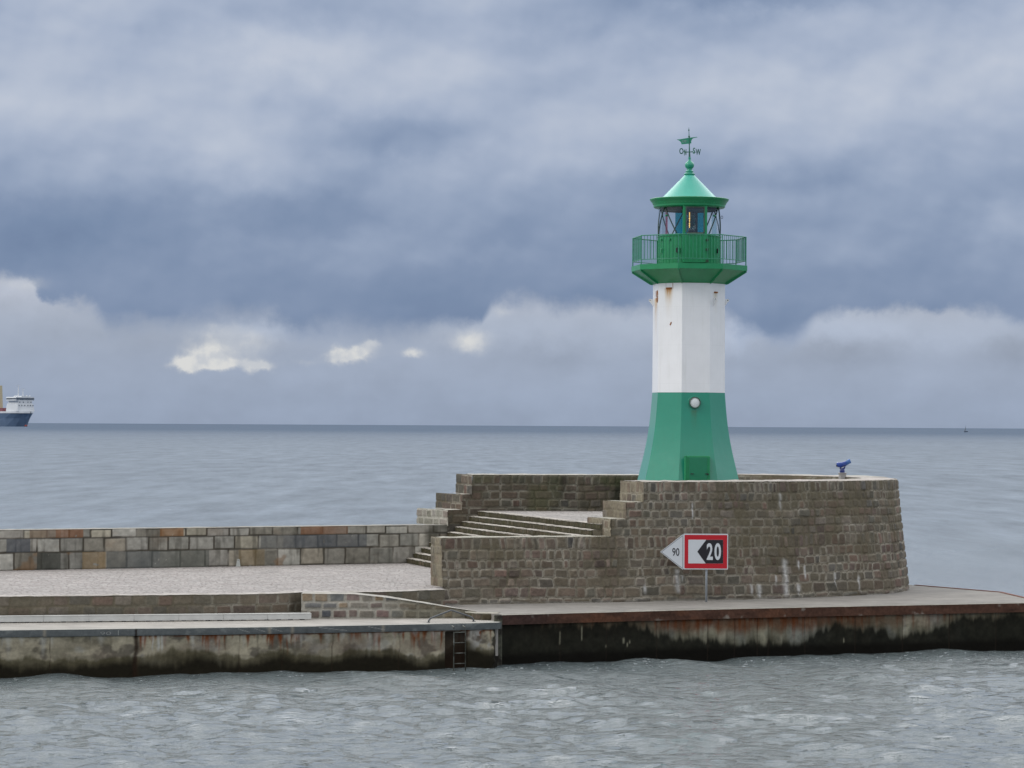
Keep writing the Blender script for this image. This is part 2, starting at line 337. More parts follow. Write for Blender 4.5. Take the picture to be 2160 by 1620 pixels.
PAL_R = .95 * np.array([(1.07, .96, .87)]) * np.array([(.155, .125, .11), (.17, .145, .13), (.135, .13, .12), (.185, .165, .14), (.12, .10, .095), (.15, .14, .115), (.13, .135, .12), (.175, .13, .115), (.19, .18, .165), (.105, .11, .11)])
MORT = np.array((.145, .123, .085)); LIME = np.array((.42, .39, .33))
def masonry(name, parent, P, zbot, ztop, courses, wr=(.28, .62), du=.025, seed=0, pal=PAL_R, mort=MORT, joint=.018, rad=.05, prot=.03, edge=.035,
            batter=0., wash=(.15, .85), lime=.5, limec=LIME, wob=.03, post=None, material=None, warp=.03, u0=0., zfix=None, tone=.12, normal_bias=0):
    rs = np.random.RandomState(seed + 5); L = arc(P)[-1]; n = max(2, int(round(L / du)) + 1); u = np.linspace(0, L, n)
    tops = ztop(u) if callable(ztop) else np.full(n, float(ztop)); zmax = tops.max()
    m = max(2, int(round((zmax - zbot) / du)) + 1); z = np.linspace(zbot, zmax, m)
    U, Z = np.meshgrid(u, z, indexing='ij'); top = np.repeat(tops[:, None], m, 1)
    Uw = U + (fbm(U * 3.1, Z * 3.1, seed, 2) - .5) * 2 * warp; Zw = Z + (vn(U * .7, Z * .3, seed + 3) - .5) * 2 * wob + (fbm(U * 4, Z * 4, seed + 7, 2) - .5) * warp
    bd = zbot + np.concatenate([[0], np.cumsum(courses)]); bd[-1] += .2; bd[0] -= .2
    row = np.clip(np.searchsorted(bd, Zw) - 1, 0, len(courses) - 1)
    D = np.zeros_like(U); C = np.zeros(U.shape + (3,)); WS = np.zeros_like(U); PR = np.zeros_like(U)
    for i, h in enumerate(courses):
        ws = []; t = -1 - rs.rand() * .5
        lo, hi = wr[i] if isinstance(wr, list) else wr
        while t < L + 1: ws.append(t); t += lo + (hi - lo) * rs.rand() ** 1.3
        ws.append(t); ws = np.array(ws); k = len(ws)
        cols = pal[rs.randint(len(pal), size=k)] * (1 + (rs.rand(k, 1) - .5) * 2 * tone); wsh = wash[0] + (wash[1] - wash[0]) * rs.rand(k); pr = prot * (.4 + .9 * rs.rand(k)); dz = (rs.rand(k) - .5) * .03
        mk = row == i; uu = Uw[mk]; zz = Zw[mk]; j = np.clip(np.searchsorted(ws, uu) - 1, 0, k - 2)
        a, b = ws[j], ws[j + 1]; z0, z1 = bd[i] + (.2 if i == 0 else 0), bd[i + 1] - (.2 if i == len(courses) - 1 else 0)
        hx = (b - a) / 2 - joint; hz = (z1 - z0) / 2 - joint * .8
        r = np.minimum(rad, np.minimum(hx, hz) * .9)
        px = np.abs(uu - (a + b) / 2) - hx + r; pz = np.abs(zz - (z0 + z1) / 2 - dz[j]) - hz + r
        D[mk] = np.hypot(np.maximum(px, 0), np.maximum(pz, 0)) + np.minimum(np.maximum(px, pz), 0) - r
        C[mk] = cols[j]; WS[mk] = wsh[j]; PR[mk] = pr[j]
    ins = sst(.002, -edge, D); w_ = np.clip(WS + (fbm(U * 1.3, Z * 1.7, seed + 9) - .5) * .9, 0, 1)
    H = ins * PR * (1 - .45 * w_) * (.7 + .6 * fbm(U * 9, Z * 9, seed + 2, 3)) + (fbm(U * 6, Z * 6, seed + 4, 3) - .5) * .02 * (warp > .01)
    mo = mort * (.8 + .4 * fbm(U * 2, Z * 2, seed + 1)[..., None])
    col = mixc(mo, C * (.72 + .56 * fbm(U * 7, Z * 7, seed + 6, 3)[..., None]), ins * (1 - w_ * .8))
    if lime:
        lm = np.exp(-((D + .002) / .019) ** 2) * sst(.50, .70, fbm(U * .9, Z * .9, seed + 8, 3) + lime * .25) * (.4 + .6 * vn(U * 5, Z * 5, seed + 12)) * (1 - .45 * WS); col = mixc(col, limec, np.clip(lm, 0, 1) * .95)
    X, Y, nx, ny = sample(P, u); X, Y, nx, ny = [np.repeat(q[:, None], m, 1) for q in (X, Y, nx, ny)]
    off = H - batter * (Z - zbot)
    if post: col, off, Z = post(U, Z, X, Y, col, off)
    Zc = np.minimum(Z, top)
    if batter: off = off + batter * (Z - Zc)
    Xo, Yo = X + nx * off, Y + ny * off
    zq = np.maximum(np.maximum(Zc[:-1, :-1], Zc[1:, :-1]), np.maximum(Zc[:-1, 1:], Zc[1:, 1:])) - np.minimum(np.minimum(Zc[:-1, :-1], Zc[1:, :-1]), np.minimum(Zc[:-1, 1:], Zc[1:, 1:]))
    return gridmesh(name, Xo, Yo, Zc, col, material or M_STONE, parent, drop=zq < 1e-5)
CAPC = np.array((.40, .365, .32))
def strip(name, parent, A, Bp, z, n=7, c=CAPC, seed=0, jit=.016, material=None, du=.06, stones=True, drop_edge=.02):
    """level or sloping top between polylines A and B (z number or function of the fraction along)"""
    k = max(3, int(max(arc(A)[-1], arc(Bp)[-1]) / du)); t = np.linspace(0, 1, k)
    a = np.stack([np.interp(t * arc(A)[-1], arc(A), A[:, i]) for i in (0, 1)], 1); b = np.stack([np.interp(t * arc(Bp)[-1], arc(Bp), Bp[:, i]) for i in (0, 1)], 1)
    s = np.linspace(0, 1, n)[None, :, None]; Q = a[:, None] * (1 - s) + b[:, None] * s; X, Y = Q[..., 0], Q[..., 1]
    Z = (z(t)[:, None] if callable(z) else z) + np.zeros_like(X) + (fbm(X * 3, Y * 3, seed, 3) - .5) * 2 * jit
    jg = (vn(np.linspace(0, 1, k) * max(arc(A)[-1], .1) * 3.3, 0 * t, seed + 5) - .5) * jit * 1.6; Z += jg[:, None]
    Z[:, 0] -= drop_edge; Z[:, -1] -= drop_edge
    col = np.asarray(c) * (.75 + .5 * fbm(X * 2.5, Y * 2.5, seed + 2, 3)[..., None])
    if stones: col = mixc(col, np.array((.26, .235, .19)), sst(.55, .8, vn(X * 5, Y * 5, seed + 4)) * .6)
    return gridmesh(name, X, Y, Z, col, material or M_CAP, parent)

def poly_sheet(name, pts, z, material, parent=None, skirt=1.0):
    n = len(pts); mb = MB(); mb.add([(x, y, z) for x, y in pts] + [(x, y, z - skirt) for x, y in pts], [tuple(range(n))] + [(i, i + n, (i + 1) % n + n, (i + 1) % n) for i in range(n)])
    return mb.build(name, material, parent)
def ground_mat(name, c, kind):
    m = bpy.data.materials.new(name); m.use_nodes = True; t = m.node_tree; N = NB(t); p = t.nodes['Principled BSDF']
    ob = N.n('ShaderNodeTexCoord').outputs['Object']; mp = N.n('ShaderNodeMapping'); N.link(ob, mp.inputs[0]); mp.inputs['Rotation'].default_value = (0, 0, R(-20))
    big = N.noise(ob, .9, 7, .7); f = N.maprange(big, .3, .7, .74, 1.18, False); col = N.mix(1., (*c, 1), N.comb(f, f, f), 'MULTIPLY')
    if kind == 'sett':
        vo = N.n('ShaderNodeTexVoronoi', feature='F1'); N.link(mp.outputs[0], vo.inputs['Vector']); vo.inputs['Scale'].default_value = 4.2
        ve = N.n('ShaderNodeTexVoronoi', feature='DISTANCE_TO_EDGE'); N.link(mp.outputs[0], ve.inputs['Vector']); ve.inputs['Scale'].default_value = 4.2
        sv = N.n('ShaderNodeSeparateColor'); N.link(vo.outputs['Color'], sv.inputs[0])
        g = N.maprange(sv.outputs[0], 0, 1, .84, 1.10, False); col = N.mix(1., col, N.comb(g, g, g), 'MULTIPLY')
        col = N.mix(N.m('MULTIPLY', sv.outputs[1], .35), col, (c[0] * 1.02, c[1] * .93, c[2] * .92, 1))
        col = N.mix(N.maprange(ve.outputs['Distance'], .0, .10, .6, 0), col, (.13, .115, .095, 1))
        h = N.maprange(ve.outputs['Distance'], 0, .14)
        b = N.n('ShaderNodeBump'); b.inputs['Distance'].default_value = .03; N.link(h, b.inputs['Height']); N.link(b.outputs[0], p.inputs['Normal'])
    else:
        col = N.mix(N.maprange(N.noise(ob, 1.1, 6, .7), .55, .8, 0, .55), col, (c[0] * .6, c[1] * .58, c[2] * .55, 1))
        col = N.mix(N.maprange(N.noise(ob, .6, 3, .6), .6, .75, 0, .4), col, (c[0] * 1.3, c[1] * 1.3, c[2] * 1.25, 1))
        b = N.n('ShaderNodeBump'); b.inputs['Distance'].default_value = .008; N.link(N.noise(ob, 12, 5), b.inputs['Height']); N.link(b.outputs[0], p.inputs['Normal'])
    N.link(col, p.inputs['Base Color']); p.inputs['Roughness'].default_value = .9; return m
M_SETT = ground_mat('worn stone setts', (.365, .338, .318), 'sett')
M_DECK = ground_mat('worn concrete paving', (.235, .218, .195), 'conc'); M_WALK = ground_mat('pale concrete paving', (.35, .325, .29), 'walk')

# ------------------------------------------------------------------ sea
def waves(X, Y, spacing):
    rs = np.random.RandomState(3); Zs = np.zeros_like(X); DX = np.zeros_like(X); DY = np.zeros_like(X)
    gust = .18 + .38 * fbm(X * .09, Y * .06, 30, 3)
    for i in range(46):
        lam = .42 * (12 ** (rs.rand() ** 1.3)); th = R(-100) + rs.randn() * .5; k = 2 * math.pi / lam; ph = rs.rand() * 6.28
        a = .0125 * lam ** .62 * (.6 + .8 * rs.rand()); fade = np.clip((lam / spacing - 2.5) / 3, 0, 1)
        kx, ky = math.cos(th) * k, math.sin(th) * k; q = X * kx + Y * ky + ph + .9 * (vn(X * .3 / max(lam, 1), Y * .3 / max(lam, 1), i) - .5) * 2
        s = a * gust * fade; Zs += s * np.sin(q); DX += s * .8 * math.cos(th) * np.cos(q); DY += s * .8 * math.sin(th) * np.cos(q)
    for lam, th, a, ph in ((3.1, 205, .020, 1.), (4.6, 190, .026, 2.2), (6.5, 250, .022, 4.), (2.2, 150, .014, .4), (1.5, 170, .010, 3.)):
        k = 2 * math.pi / lam; q = (X * math.cos(R(th)) + Y * math.sin(R(th))) * k + ph + 2.2 * vn(X * .12, Y * .12, int(lam * 10)); Zs += a * np.sin(q) * np.clip((lam / spacing - 2.5) / 3, 0, 1) * (.5 + vn(X * .2, Y * .2, 77))
    return Zs, DX, DY
azs = np.concatenate([-np.geomspace(4, .26, 24), np.linspace(-.245, .245, 560), np.geomspace(.26, 4, 24)])
ys = np.concatenate([[-600, -200, -60, 0, 25, 40, 48], np.arange(52, 98, .105), np.geomspace(98, 42000, 330)])
AZ, YY = np.meshgrid(azs, ys, indexing='ij'); XX = AZ * np.maximum(YY, 45)
sp = np.maximum(np.maximum(.105, np.gradient(ys))[None, :] + 0 * AZ, np.maximum(YY, 45) * np.gradient(azs)[:, None])
Wz, Wx, Wy = waves(XX, YY, sp); far = np.clip(1 - (YY - 60) / 900, 0, 1)
ms = bpy.data.materials.new('sea water'); ms.use_nodes = True; N = NB(ms.node_tree); p = ms.node_tree.nodes['Principled BSDF']
geo = N.n('ShaderNodeNewGeometry'); pos = geo.outputs['Position']; sp_ = N.n('ShaderNodeSeparateXYZ'); N.link(pos, sp_.inputs[0])
mp = N.n('ShaderNodeMapping'); N.link(pos, mp.inputs[0]); mp.inputs['Scale'].default_value = (.80, 1.25, 1); mp.inputs['Rotation'].default_value = (0, 0, R(-10))
farf = N.maprange(sp_.outputs[1], 110, 500)
n1 = N.noise(mp.outputs[0], 3.2, 6, .70, .3); rdg = N.m('SUBTRACT', 1., N.m('ABSOLUTE', N.m('MULTIPLY_ADD', N.noise(mp.outputs[0], 1.7, 4, .6, .4), 4., -2.))); n2 = N.noise(mp.outputs[0], .55, 6, .62, .3); n3 = N.noise(mp.outputs[0], .02, 4, .55)
hgt = N.m('ADD', N.m('ADD', N.m('ADD', N.m('MULTIPLY', n1, .10), N.m('ADD', N.m('MULTIPLY', N.noise(mp.outputs[0], 8., 3, .6), .034), N.m('MULTIPLY', N.m('MAXIMUM', N.m('SUBTRACT', N.noise(mp.outputs[0], 2.3, 3, .55), .57), 0.), .55))), N.m('MULTIPLY', rdg, .016)), N.m('MULTIPLY', n2, N.m('ADD', .05, N.m('MULTIPLY', farf, .30))))
bp = N.n('ShaderNodeBump'); bp.inputs['Strength'].default_value = 1; bp.inputs['Distance'].default_value = 1.0; N.link(hgt, bp.inputs['Height']); N.link(bp.outputs[0], p.inputs['Normal'])
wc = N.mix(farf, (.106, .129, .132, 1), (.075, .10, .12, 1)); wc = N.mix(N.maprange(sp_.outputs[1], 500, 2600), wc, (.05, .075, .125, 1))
foam = N.m('MULTIPLY', N.maprange(N.noise(mp.outputs[0], 1.6, 5, .65), .79, .83), N.maprange(N.noise(pos, .05, 2), .5, .6))
ql_ = N.m('ADD', N.m('MULTIPLY', sp_.outputs[0], -.34), sp_.outputs[1]); foam = N.m('ADD', foam, N.m('MULTIPLY', N.m('MULTIPLY', N.maprange(ql_, 80.6, 83.2), N.maprange(ql_, 92, 86)), N.maprange(N.noise(mp.outputs[0], 4.5, 5, .7), .60, .68)), clamp=True)
wc = N.mix(N.m('MULTIPLY', foam, .8), wc, (.6, .63, .65, 1)); N.link(wc, p.inputs['Base Color'])
N.link(N.m('ADD', N.maprange(sp_.outputs[1], 95, 260, .03, .28), N.m('MULTIPLY', foam, .5)), p.inputs['Roughness']); p.inputs['IOR'].default_value = 1.333
dfs = N.n('ShaderNodeBsdfDiffuse'); s2 = N.comb(N.m('MULTIPLY', sp_.outputs[0], .22), N.m('MULTIPLY', sp_.outputs[1], .035)); n4 = N.noise(s2, 1., 7, .74); s3 = N.comb(N.m('MULTIPLY', sp_.outputs[0], .02), N.m('MULTIPLY', sp_.outputs[1], .0035)); n5 = N.noise(s3, 1., 4, .6)
tex = N.m('MULTIPLY', N.maprange(n4, .3, .7, .70, 1.30, False), N.maprange(n5, .3, .7, .93, 1.07, False)); s4 = N.comb(N.m('MULTIPLY', sp_.outputs[0], .9), N.m('MULTIPLY', sp_.outputs[1], .12))
fl2_ = N.m('MULTIPLY', N.maprange(N.noise(s4, 1., 4, .7), .69, .74), N.maprange(N.noise(pos, .03, 2), .45, .6))
N.link(N.mix(fl2_, N.mix(1., N.mix(N.maprange(sp_.outputs[1], 380, 3600), (.195, .225, .262, 1), (.078, .11, .155, 1)), N.comb(tex, tex, tex), 'MULTIPLY'), (.62, .64, .66, 1)), dfs.inputs[0])  # far water: averaged sky reflection put into a diffuse colour, darker towards the horizon
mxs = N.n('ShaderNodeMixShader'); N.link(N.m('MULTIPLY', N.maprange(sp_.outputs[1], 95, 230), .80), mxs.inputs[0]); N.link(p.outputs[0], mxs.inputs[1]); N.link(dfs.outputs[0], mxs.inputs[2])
N.link(mxs.outputs[0], ms.node_tree.nodes['Material Output'].inputs['Surface'])
sea = gridmesh('sea', XX + Wx * far, YY + Wy * far, Wz * far, None, ms, None)
tag(sea, kind='structure')

# ------------------------------------------------------------------ levels and plan lines of the breakwater
Z_LOW, Z_DECK, Z_PROM, Z_FLOOR, Z_TOP, Z_PAR = 1.3, 1.5, 2.05, 3.95, 5.31, 3.43
stn = lambda X, Y: 1080 + F * X / Y                       # bearing of a point, as a station along the wall

prom_front = curve([(-36, 77.2), G(0, 1258, Z_PROM), G(540, 1252.5, Z_PROM), G(640, 1249, Z_PROM), G(808, 1248, Z_PROM), G(938, 1243, Z_PROM)])
par_in = curve([(-36, 87.6), G(0, 1203.7, Z_PROM), G(540, 1193.7, Z_PROM), (-3.99, 103.8), (-2.35, 104.25)])
foot = curve([G(935, 1276, Z_DECK), G(1100, 1273.3, Z_DECK), G(1300, 1270, Z_DECK), G(1450, 1267.5, Z_DECK), G(1620, 1264.2, Z_DECK), G(1780, 1257.0, Z_DECK),
              (13.05, 95.6), (13.95, 98.1), (14.02, 100.7), (13.4, 103.4), (11.6, 105.9), (9.0, 107.7)])
quay_l = curve([(-36, 73.8), G(0, 1330, Z_LOW), G(540, 1323.5, Z_LOW), G(1000, 1314.7, Z_LOW), G(1056, 1312, Z_LOW)])
quay_r = curve([G(1058, 1296.5, Z_DECK), G(1600, 1282.5, Z_DECK), G(2160, 1271.2, Z_DECK), (17.2, 91.75)])

def smooth_path(P, sig=.9):
    s = arc(P); u = np.arange(0, s[-1], .05); Q = np.stack([np.interp(u, s, P[:, 0]), np.interp(u, s, P[:, 1])], 1); k = int(3 * sig / .05); g = np.exp(-.5 * (np.arange(-k, k + 1) * .05 / sig) ** 2); g /= g.sum()
    E = np.vstack([Q[0] + (Q[0] - Q[1]) * np.arange(k, 0, -1)[:, None], Q, Q[-1] + (Q[-1] - Q[-2]) * np.arange(1, k + 1)[:, None]]); return np.stack([np.convolve(E[:, i], g, 'valid') for i in (0, 1)], 1)
foot = smooth_path(foot, 2.1)
# promenade, walkway, deck, bastion floor
tag(poly_sheet('promenade', [tuple(q) for q in (prom_front + [0, .16])[::20]] + [(-2.35, 88.3), (-1.9, 88.9), (0, 90.5), (4, 100), (0, 105.5), (-2.3, 104.5)] + [tuple(q) for q in (par_in + [0, .2])[::-20]], Z_PROM, M_SETT), kind='structure')
tag(poly_sheet('walkway', [tuple(q) for q in (quay_l + [0, .30])[::15]] + [(quay_l[-1][0] - .02, quay_l[-1][1] + .3), (-.4, 86.9), (-2.5, 88.3)] + [tuple(q) for q in (prom_front + [0, .3])[::-20]], Z_LOW, M_WALK), kind='structure')
ql = [tuple(q) for q in (quay_r + [0, .28])[::15]]
tag(poly_sheet('quay_deck', [(-1.5, 85.72), (-.5, 84.55)] + ql + [(17.0, 92.0), (16.7, 97), (14.3, 101), (13.6, 104.5), (12, 108), (0, 109), (-3.6, 100), (-3.9, 86.6)], Z_DECK, M_DECK, skirt=2.5), kind='structure')

# ------------------------------------------------------------------ bastion wall
bast = empty('bastion_wall', (3.5, 91, Z_DECK), 0, 'tall curved rubble stone wall stepping down to the left in front of the lighthouse', 'wall')
def bpar(o): o.parent = bast; o.matrix_parent_inverse = Matrix.Translation((-3.5, -91, -Z_DECK)); return o
sU = arc(foot)
def u_at(P, px): return float(np.interp(px, stn(P[:, 0], P[:, 1])[:int(len(P) * .62)], arc(P)[:int(len(P) * .62)]))
u1, u2, u3 = u_at(foot, 1296), u_at(foot, 1330), u_at(foot, 1368)
def ftop(u): return np.where(u < u1, 3.58, np.where(u < u2, 4.13, np.where(u < u3, 4.67, Z_TOP)))
COURSES = [.16, .34, .30, .28, .28, .32, .40, .27, .28, .27, .27, .28, .36]
WR = [(.3, .8), (.3, .75), (.25, .7), (.22, .55), (.22, .5), (.2, .45), (.2, .42), (.22, .5), (.25, .6), (.25, .6), (.22, .5), (.2, .42), (.16, .36)]
WR = [(a_ * .86, b_ * .92) for a_, b_ in WR]; WR[6] = (.18, .36)
streaks = [(1432, 1200, 1250, 5), (1443, 1214, 1228, 2), (1661, 1180, 1262, 5), (1690, 1180, 1200, 2), (1686, 1232, 1252, 4), (1604, 1232, 1262, 4), (1588, 1232, 1252, 3), (1815, 1215, 1246, 2.5), (1660, 1040, 1075, 3), (1470, 1060, 1100, 1.5), (1363, 1236, 1256, 3), (1640, 1215, 1235, 2), (1703, 1190, 1225, 1.6), (1765, 1205, 1235, 1.5)]
def face_post(U, Z, X, Y, col, off):
    st_ = stn(X, Y); yy = 900 + (CAM_H - Z) / Y * F
    for px, a, b, wd in streaks:
        n_ = (vn(U * 14, Z * 5, 50) - .5) * 6; q = np.exp(-((st_ - px + n_ * .5 * (yy - a) / (b - a)) / wd) ** 2) * sst(a - 3, a + 5, yy + n_) * (1 - sst(b - 10, b + 3, yy + n_ * 2)); col = mixc(col, (.58, .57, .54), q * 1.0 * (.55 + .45 * vn(U * 30, Z * 9, 51)))
    # olive lichen wash over the upper wall, cooler stones in the low wall's head
    l = sst(.45, .75, fbm(U * .8, Z * 1.1, 61)) * sst(2.3, 3.2, Z); col = mixc(col, (.135, .115, .07), l * .5)
    col = mixc(col, (.33, .31, .27), sst(.12, .0, Z - Z_DECK) * sst(.45, .7, vn(U * 2.2, Z * 9, 63)) * .7)
    return col, off, Z
bpar(masonry('outer_face', None, foot, Z_DECK, ftop, COURSES, WR, .024, 21, batter=.11, lime=.8, limec=np.array((.47, .43, .36)), post=face_post, wash=(.05, .95), warp=.055, wob=.022, tone=.34, prot=.042))
def topline(P, zt): return offset(P, -.11 * (zt - Z_DECK))
def sub(P, a, b):
    s = arc(P); u = np.linspace(a, b, max(3, int((b - a) / .1))); return np.stack([np.interp(u, s, P[:, 0]), np.interp(u, s, P[:, 1])], 1)
L = sU[-1]; dirn = foot[40] - foot[0]; dirn /= np.hypot(*dirn); nin = np.array((-dirn[1], dirn[0]))     # inward normal of the straight stretch
def thick(A, t): return offset(A, -t)
LT = 1.05
seg = [(0, u1, 3.58, LT), (u1, u2, 4.13, 2.0), (u2, u3, 4.67, 2.0)]
for i, (a, b, zt, t) in enumerate(seg):
    A = sub(topline(foot, zt), a, b); A = offset(A, .02); bpar(strip('coping', None, A, offset(A, -t - .02), zt + .006, seed=i, c=(.36, .345, .29)))
A = topline(foot, Z_TOP); A = sub(A, u3, arc(A)[-1]); A = offset(A, .02); tt = np.interp(np.linspace(0, 1, len(A)), [0, .3, .5, .62, 1], [2.0, 2.0, 1.6, 1.1, 1.0])
X_, Y_, nx_, ny_ = sample(A, arc(A)); Ain = np.stack([X_ - nx_ * tt, Y_ - ny_ * tt], 1)
bpar(strip('coping', None, A, Ain, Z_TOP + .010, jit=.02, seed=9, n=9, c=(.42, .38, .345)))
# end faces of each step
def endface(u, z0, z1, t, zt, seed, pale=0, **k):
    A = topline(foot, zt); s = arc(A); a = np.array([np.interp(u, s, A[:, 0]), np.interp(u, s, A[:, 1])]); b = a + nin * t
    P = np.stack([b + (a - b) * q for q in np.linspace(0, 1, 8)])
    def po(U, Z, X, Y, col, off):
        fr = U / U.max(); sh = .11 * (zt - Z) * fr + .03 * fr; X -= nin[0] * sh; Y -= nin[1] * sh
        col = mixc(col, (.27, .24, .17), sst(.3, .7, fbm(U * 3, Z * 1.6, seed)) * .6) if pale else col
        return col, off, Z
    return bpar(masonry('end_face', None, P, z0, z1, k.get('courses', [z1 - z0]), (.3, .6), .024, seed, lime=.3, post=po, prot=.02))
endface(0, Z_DECK, 3.58, LT, 3.58, 31, 1, courses=[.5, .34, .4, .3, .27, .27])
endface(u1, 3.55, 4.13, 2.0, 4.13, 32, 1, courses=[.29, .29]); endface(u2, 4.1, 4.67, 2.0, 4.67, 33, 1, courses=[.28, .29]); endface(u3, 4.6, Z_TOP, 2.0, Z_TOP, 34, 1, courses=[.33, .38])
# inner faces (towards stairs and floor)
Pi = thick(sub(topline(foot, 3.58), 0, u1), LT)[::-1]; bpar(masonry('inner_face', None, Pi, Z_PROM - .5, 3.58, [.4, .4, .4, .4, .43], (.3, .6), .06, 35))
Pi = Ain[::-1]; bpar(masonry('inner_face', None, curve(Pi[::3]), Z_FLOOR - .3, Z_TOP, [.35, .3, .3, .3, .36], (.25, .5), .06, 36))
Pi = thick(sub(topline(foot, 4.67), u1, u3), 2.0)[::-1]; bpar(masonry('inner_face', None, Pi, 3.0, 4.1, [.5, .6], (.25, .5), .08, 37))

# back (sea side) wall
bw_in = curve([(-2.35, 104.25), (-1.48, 104.5), (1.1, 104.9), (4.56, 105.45), G(1560, 1001, 5.28), G(1640, 1001.8, 5.28), G(1760, 1004, 5.28), (12.2, 103.9)])
Z_B = 5.28
seaw = empty('sea_wall', (0, 105, Z_FLOOR), 0, 'dark mossy stone wall behind the lighthouse, ending left in three steps', 'wall')
def spar(o): o.parent = seaw; o.matrix_parent_inverse = Matrix.Translation((0, -105, -Z_FLOOR)); return o
v3, v2, v1 = [u_at(bw_in, q) for q in (941, 976, 997)]
def btop(u): return np.where(u < v2, 3.99, np.where(u < v1, 4.56, Z_B))
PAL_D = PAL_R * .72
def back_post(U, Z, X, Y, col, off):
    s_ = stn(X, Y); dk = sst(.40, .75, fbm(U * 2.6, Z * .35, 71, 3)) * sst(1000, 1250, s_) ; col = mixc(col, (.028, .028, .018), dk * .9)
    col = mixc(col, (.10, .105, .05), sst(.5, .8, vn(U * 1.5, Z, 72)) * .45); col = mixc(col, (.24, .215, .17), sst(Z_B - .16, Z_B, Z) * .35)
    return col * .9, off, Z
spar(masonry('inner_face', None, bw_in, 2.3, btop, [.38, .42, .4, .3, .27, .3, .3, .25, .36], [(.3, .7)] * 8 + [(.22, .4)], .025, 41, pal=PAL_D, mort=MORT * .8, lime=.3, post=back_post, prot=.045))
def backoff(P, t): return offset(P, -t)
for a, b, zt, t in ((0, v2, 3.99, 2.6), (v2, v1, 4.56, 2.2), (v1, arc(bw_in)[-1], Z_B, 1.6)):
    A = sub(offset(bw_in, .02), a, b); spar(strip('coping', None, A, backoff(A, t), zt + .006, seed=12, c=(.42, .40, .35)))
for A, zt in ((sub(offset(bw_in, -1.45), v1 + .6, arc(bw_in)[-1] - 2.2)[::-1], Z_B), (sub(offset(bw_in, -1.6), 0, v1 + .6)[::-1], 3.9)): spar(masonry('outer_face', None, A, -.8, zt, [.6] * 11, (.4, .9), .09, 44, batter=0))
def bend(u, px_l, z0, z1, seed, pal, mort_, lime_, courses, dpt):
    a = np.array([np.interp(u, arc(bw_in), bw_in[:, 0]), np.interp(u, arc(bw_in), bw_in[:, 1])]); d_ = a[1] + dpt; b = np.array(((px_l - 1080) / F * d_, d_))
    a = a + (a - b) / np.hypot(*(a - b)) * .07
    P = np.stack([b + (a - b) * q for q in np.linspace(0, 1, 8)])
    spar(masonry('end_face', None, P, z0, z1, courses, (.35, .8), .025, seed, pal=pal, mort=mort_, lime=lime_, joint=.03 if lime_ > 1 else .018, wash=(.0, .4), prot=.03))
PALE = np.array((.40, .385, .33))
bend(v3, 882, 3.40, 3.99, 45, np.array([(.24, .21, .18), (.17, .13, .11), (.20, .19, .15), (.28, .26, .23)]), PALE, 2, [.28, .31], 2.2)
bend(v2, 922, 3.9, 4.56, 46, PAL_D * 1.1, MORT * .9, .2, [.33, .33], 2.0); bend(v1, 964, 4.5, Z_B, 47, PAL_D * 1.1, MORT * .9, .2, [.42, .36], 1.7)

# bastion floor
fl = [tuple(q) for q in bw_in[::25]] + [(12.6, 101), (12.4, 98), (10.5, 95.4), (6.5, 93), (3.6, 91.6)]
stA, stB = np.array((-1.22, 104.6)), np.array((2.68, 92.0)); e_ = (stB - stA) / np.hypot(*(stB - stA)); nn = np.array((-e_[1], e_[0]))   # nn: uphill
if nn[0] < 0: nn = -nn
def hit(o_, t_in=.95):
    q = foot[0] + nin * t_in; d_ = dirn; den = e_[0] * d_[1] - e_[1] * d_[0]; w_ = q - o_; return o_ + e_ * ((w_[0] * d_[1] - w_[1] * d_[0]) / den)
fl = [tuple(hit(stA) + nn * .14), tuple(stA - e_ * .8 + nn * .14)] + [q for q in fl[:-1] if (np.array(q) - stA) @ nn > .1] + [tuple(foot[0] + dirn * (u1 + .8) + nin * 1.2), tuple(foot[0] + dirn * (u1 + .1) + nin * .9)]
fl = fl[::-1]
tag(poly_sheet('terrace', fl, Z_FLOOR, M_SETT, skirt=.3), kind='structure')

# stairs
stairs = empty('stairs', (0, 97, Z_PROM), 0, 'wide flight of mossy stone steps up to the bastion terrace behind the low wall', 'stairs')
M_STEPEND = mat('step end stone', (.16, .14, .10), .85, var=.3, vscale=9)
NST = 10; rise = (Z_FLOOR - Z_PROM) / NST; tread = .30
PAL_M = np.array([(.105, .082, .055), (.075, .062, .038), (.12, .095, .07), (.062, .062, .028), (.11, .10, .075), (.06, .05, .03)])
for k in range(1, NST + 1):
    o_ = stA - nn * tread * (NST - k); z1 = Z_PROM + rise * k; a = o_ - e_ * 3.2; b = hit(o_)
    P = np.stack([a + (b - a) * q + nn * .03 * math.sin(q * 9 + k) for q in np.linspace(0, 1, 30)])
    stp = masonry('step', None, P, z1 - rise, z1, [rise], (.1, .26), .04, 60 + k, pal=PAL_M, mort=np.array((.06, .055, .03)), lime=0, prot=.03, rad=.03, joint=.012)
    stp.parent = stairs; stp.matrix_parent_inverse = Matrix.Translation((0, -97, -Z_PROM))
    if k >= 8:
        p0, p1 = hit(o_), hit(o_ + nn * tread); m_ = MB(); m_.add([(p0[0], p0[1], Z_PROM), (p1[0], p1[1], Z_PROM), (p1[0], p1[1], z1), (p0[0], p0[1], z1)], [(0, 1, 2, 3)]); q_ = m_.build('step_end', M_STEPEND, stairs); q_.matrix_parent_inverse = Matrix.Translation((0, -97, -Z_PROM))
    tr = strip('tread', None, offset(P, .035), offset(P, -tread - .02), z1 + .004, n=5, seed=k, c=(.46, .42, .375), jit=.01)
    tr.parent = stp; tr.matrix_parent_inverse = Matrix.Translation((0, 0, 0)) @ stp.matrix_parent_inverse.copy().inverted() @ Matrix.Identity(4) if False else Matrix.Translation((0, 0, 0))

